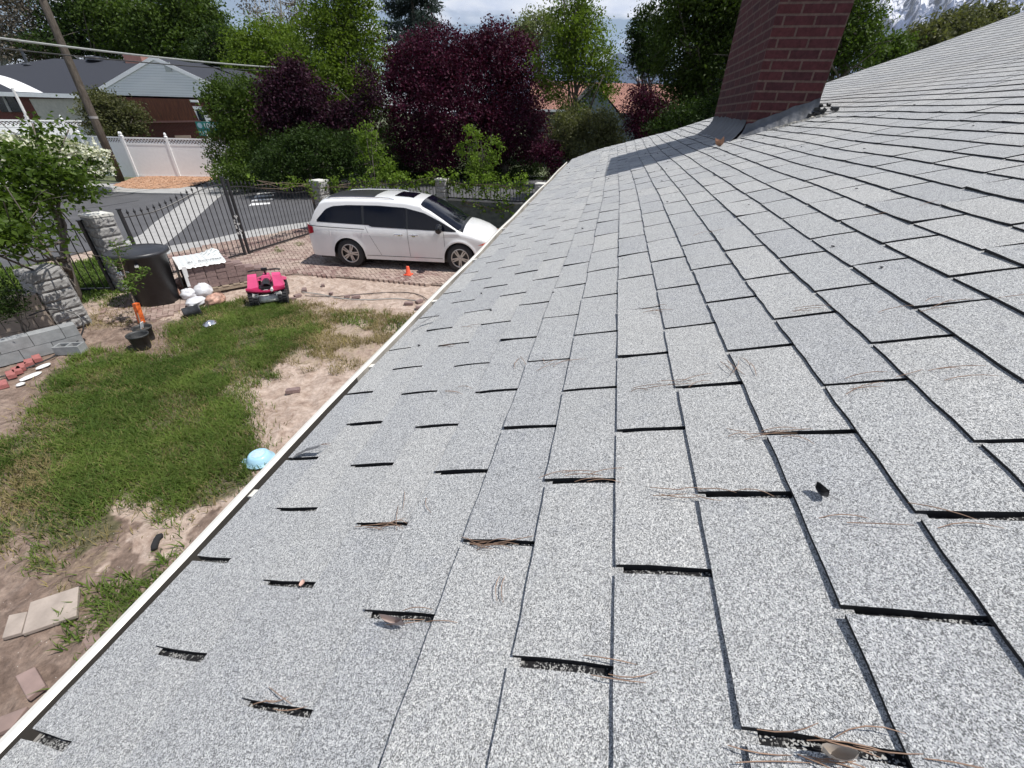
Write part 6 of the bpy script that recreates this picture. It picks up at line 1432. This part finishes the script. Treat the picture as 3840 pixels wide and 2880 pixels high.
def flake(name, label, u, v, sz, mat, cat, rz=0, curl=.4, asp=.5, h=.008):
    a, b = hr(u, v); c = RO + RA * a + RB * b + RU * (h + wave(a, b)); M_ = Matrix.Rotation(rz, 3, RU); ax = M_ @ RA; ay = M_ @ RB; mm = MB(); P = []
    for i in range(7):
        t = i / 6 * 2 - 1; w_ = asp * math.sqrt(max(.02, 1 - t * t)); P.append([RU * (sz * curl * (s_ * s_ * .6 + .35 * t * t)) + ax * (sz * .5 * t) + ay * (sz * .5 * s_ * w_) for s_ in (-1, -.5, 0, .5, 1)])
    mm.grid(P); o = mm.build(name, mat, loc=c, smooth=True); return tag(o, label, cat)
flake('dry_leaf', 'curled brown leaf on the shingles at the foot of the chimney shadow', 2700, 552, .08, M['leafdry'], 'leaf', 1.0, 1.0, .9)
flake('shingle_scrap', 'small dark scrap lying alone on a shingle at the lower right', 3078, 1878, .022, M['tar'], 'scrap', .4, .8, .6)
flake('dry_leaf', 'pale crumpled leaf stuck in a slot near the bottom left', 1490, 2352, .042, simple('pale_leaf', (0.36, 0.29, 0.27), .8), 'leaf', 1.45, .5, .22)
flake('dry_leaf', 'pale crumpled leaf in the slot near the bottom right corner', 3140, 2856, .026, simple('pale_leaf_b', (0.45, 0.40, 0.35), .8), 'leaf', 1.5, .9, .4)
flake('dry_leaf', 'small pinkish leaf at the slot end near the gutter at lower left', 1140, 2195, .013, simple('pale_leaf_c', (0.55, 0.36, 0.30), .8), 'leaf', .3, .3, .8)
for lb, pts in (('grey metal strip sticking out over the gutter beside the blue basin', [(1108, 1722), (1160, 1706), (1215, 1702), (1245, 1686)]), ('dark grey strip lifted over the shingle edge below the van', [(1550, 1252), (1590, 1228), (1630, 1214), (1660, 1206)])):
    mm = MB(); P = []
    for i, (u, v) in enumerate(pts):
        a, b = hr(u, v); p = RO + RA * a + RB * b + RU * (.012 + wave(a, b) + .008 * i); w_ = .010 * (1 - .2 * i); P.append([p - RA * w_, p + RA * w_])
    mm.grid(P); tag(mm.build('metal_strip', simple('grey_metal_strip', (0.20, 0.20, 0.21), .4, metal=.5)), lb, 'metal strip')

# ================================================================== MOUNTAINS
def ridge(name, prof, D, depth, seed, snow, base=0.0, hazy_rock=((0.075, 0.10, 0.18), (0.12, 0.16, 0.27)), sn=.5):  # blue of the distant air is painted into the default rock colours
    """prof: picture points of the skyline"""
    g = np.random.default_rng(seed); pts = []
    for (u0, v0), (u1, v1) in zip(prof, prof[1:]):
        n = max(4, int(abs(u1 - u0) / 9))
        for i in range(n): pts.append((u0 + (u1 - u0) * i / n, v0 + (v1 - v0) * i / n))
    P = []; nr = 34
    for i, (u, v) in enumerate(pts):
        top = at(u, v + g.normal() * 1.5, D); hd = Vector((top.x - CAM.x, top.y - CAM.y, 0)).normalized(); row = []
        for j in range(nr + 1):
            t = j / nr; z = (top.z - base) * (1 - t) ** 1.15 + base; gul = math.sin(i * .55 + 2.5 * math.sin(j * .35 + i * .05) + seed) * .5 + math.sin(i * 1.7 + j * .8) * .3 + g.normal() * .22
            dd = -depth * t + gul * depth * .07 * math.sin(PI * min(1, t * 1.3 + .05)); row.append((top.x + hd.x * dd, top.y + hd.y * dd, z + gul * (top.z - base) * .045 * (t > 0) * (1 - t)))
        P.append(row)
    m = MB(); m.grid(P); mt = MT(name + '_hazy_rock', .95, spec=.1); v = mt.co(scale=(1, 1, .45)); n1_ = mt.noise(v, snow[0], 10, .72, .8); n2_ = mt.noise(v, snow[0] * 3.5, 8, .7)
    zc = mt.n.new('ShaderNodeSeparateXYZ'); mt.l.new(mt.tc.outputs['Object'], zc.inputs[0]); mr = mt.n.new('ShaderNodeMapRange'); mt.l.new(zc.outputs[2], mr.inputs[0]); mr.inputs[1].default_value = snow[1]; mr.inputs[2].default_value = snow[2]; mr.inputs[3].default_value = -.35; mr.inputs[4].default_value = .35; mr.clamp = False
    ad = mt.n.new('ShaderNodeMath'); ad.operation = 'ADD'; mt.l.new(n1_, ad.inputs[0]); mt.l.new(mr.outputs[0], ad.inputs[1])
    mk = mt.ramp(ad.outputs[0], [(sn, (0, 0, 0)), (sn + .06, (1, 1, 1))]); mt.col(mt.mix(mk, mt.ramp(n2_, [(.35, hazy_rock[0]), (.65, hazy_rock[1])]), (0.80, 0.82, 0.88))); mt.bump(n2_, .8, 30)
    return struct(m.build(name, mt.m, smooth=True))
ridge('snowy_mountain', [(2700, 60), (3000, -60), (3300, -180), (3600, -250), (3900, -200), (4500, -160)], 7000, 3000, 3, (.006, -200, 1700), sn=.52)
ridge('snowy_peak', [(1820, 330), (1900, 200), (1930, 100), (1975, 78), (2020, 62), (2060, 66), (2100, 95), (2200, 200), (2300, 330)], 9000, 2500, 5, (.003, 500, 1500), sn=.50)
ridge('blue_hill', [(1700, 420), (2100, 330), (2240, 290), (2300, 205), (2325, 196), (2360, 215), (2420, 225), (2500, 265), (2700, 330), (2900, 400)], 5200, 2500, 9, (.004, 3000, 6000), hazy_rock=((0.045, 0.07, 0.12), (0.07, 0.10, 0.16)), sn=.9)  # hill colours carry painted blue haze as well

# ================================================================== AIR
m = MB(); m.hexa([(-4000, -12000, -1.2), (13500, -12000, -1.2), (13500, 13500, -1.2), (-4000, 13500, -1.2), (-4000, -12000, 2600), (13500, -12000, 2600), (13500, 13500, 2600), (-4000, 13500, 2600)])
hm = bpy.data.materials.new('air'); hm.use_nodes = True; hn = hm.node_tree.nodes; hn.remove(hn['Principled BSDF']); pv_ = hn.new('ShaderNodeVolumePrincipled'); pv_.inputs['Color'].default_value = (0.80, 0.88, 1.0, 1); pv_.inputs['Density'].default_value = 4.5e-5; pv_.inputs['Anisotropy'].default_value = 0.3
hm.node_tree.links.new(pv_.outputs[0], hn['Material Output'].inputs['Volume']); tag(m.build('haze', hm, ccw=True), kind='stuff')
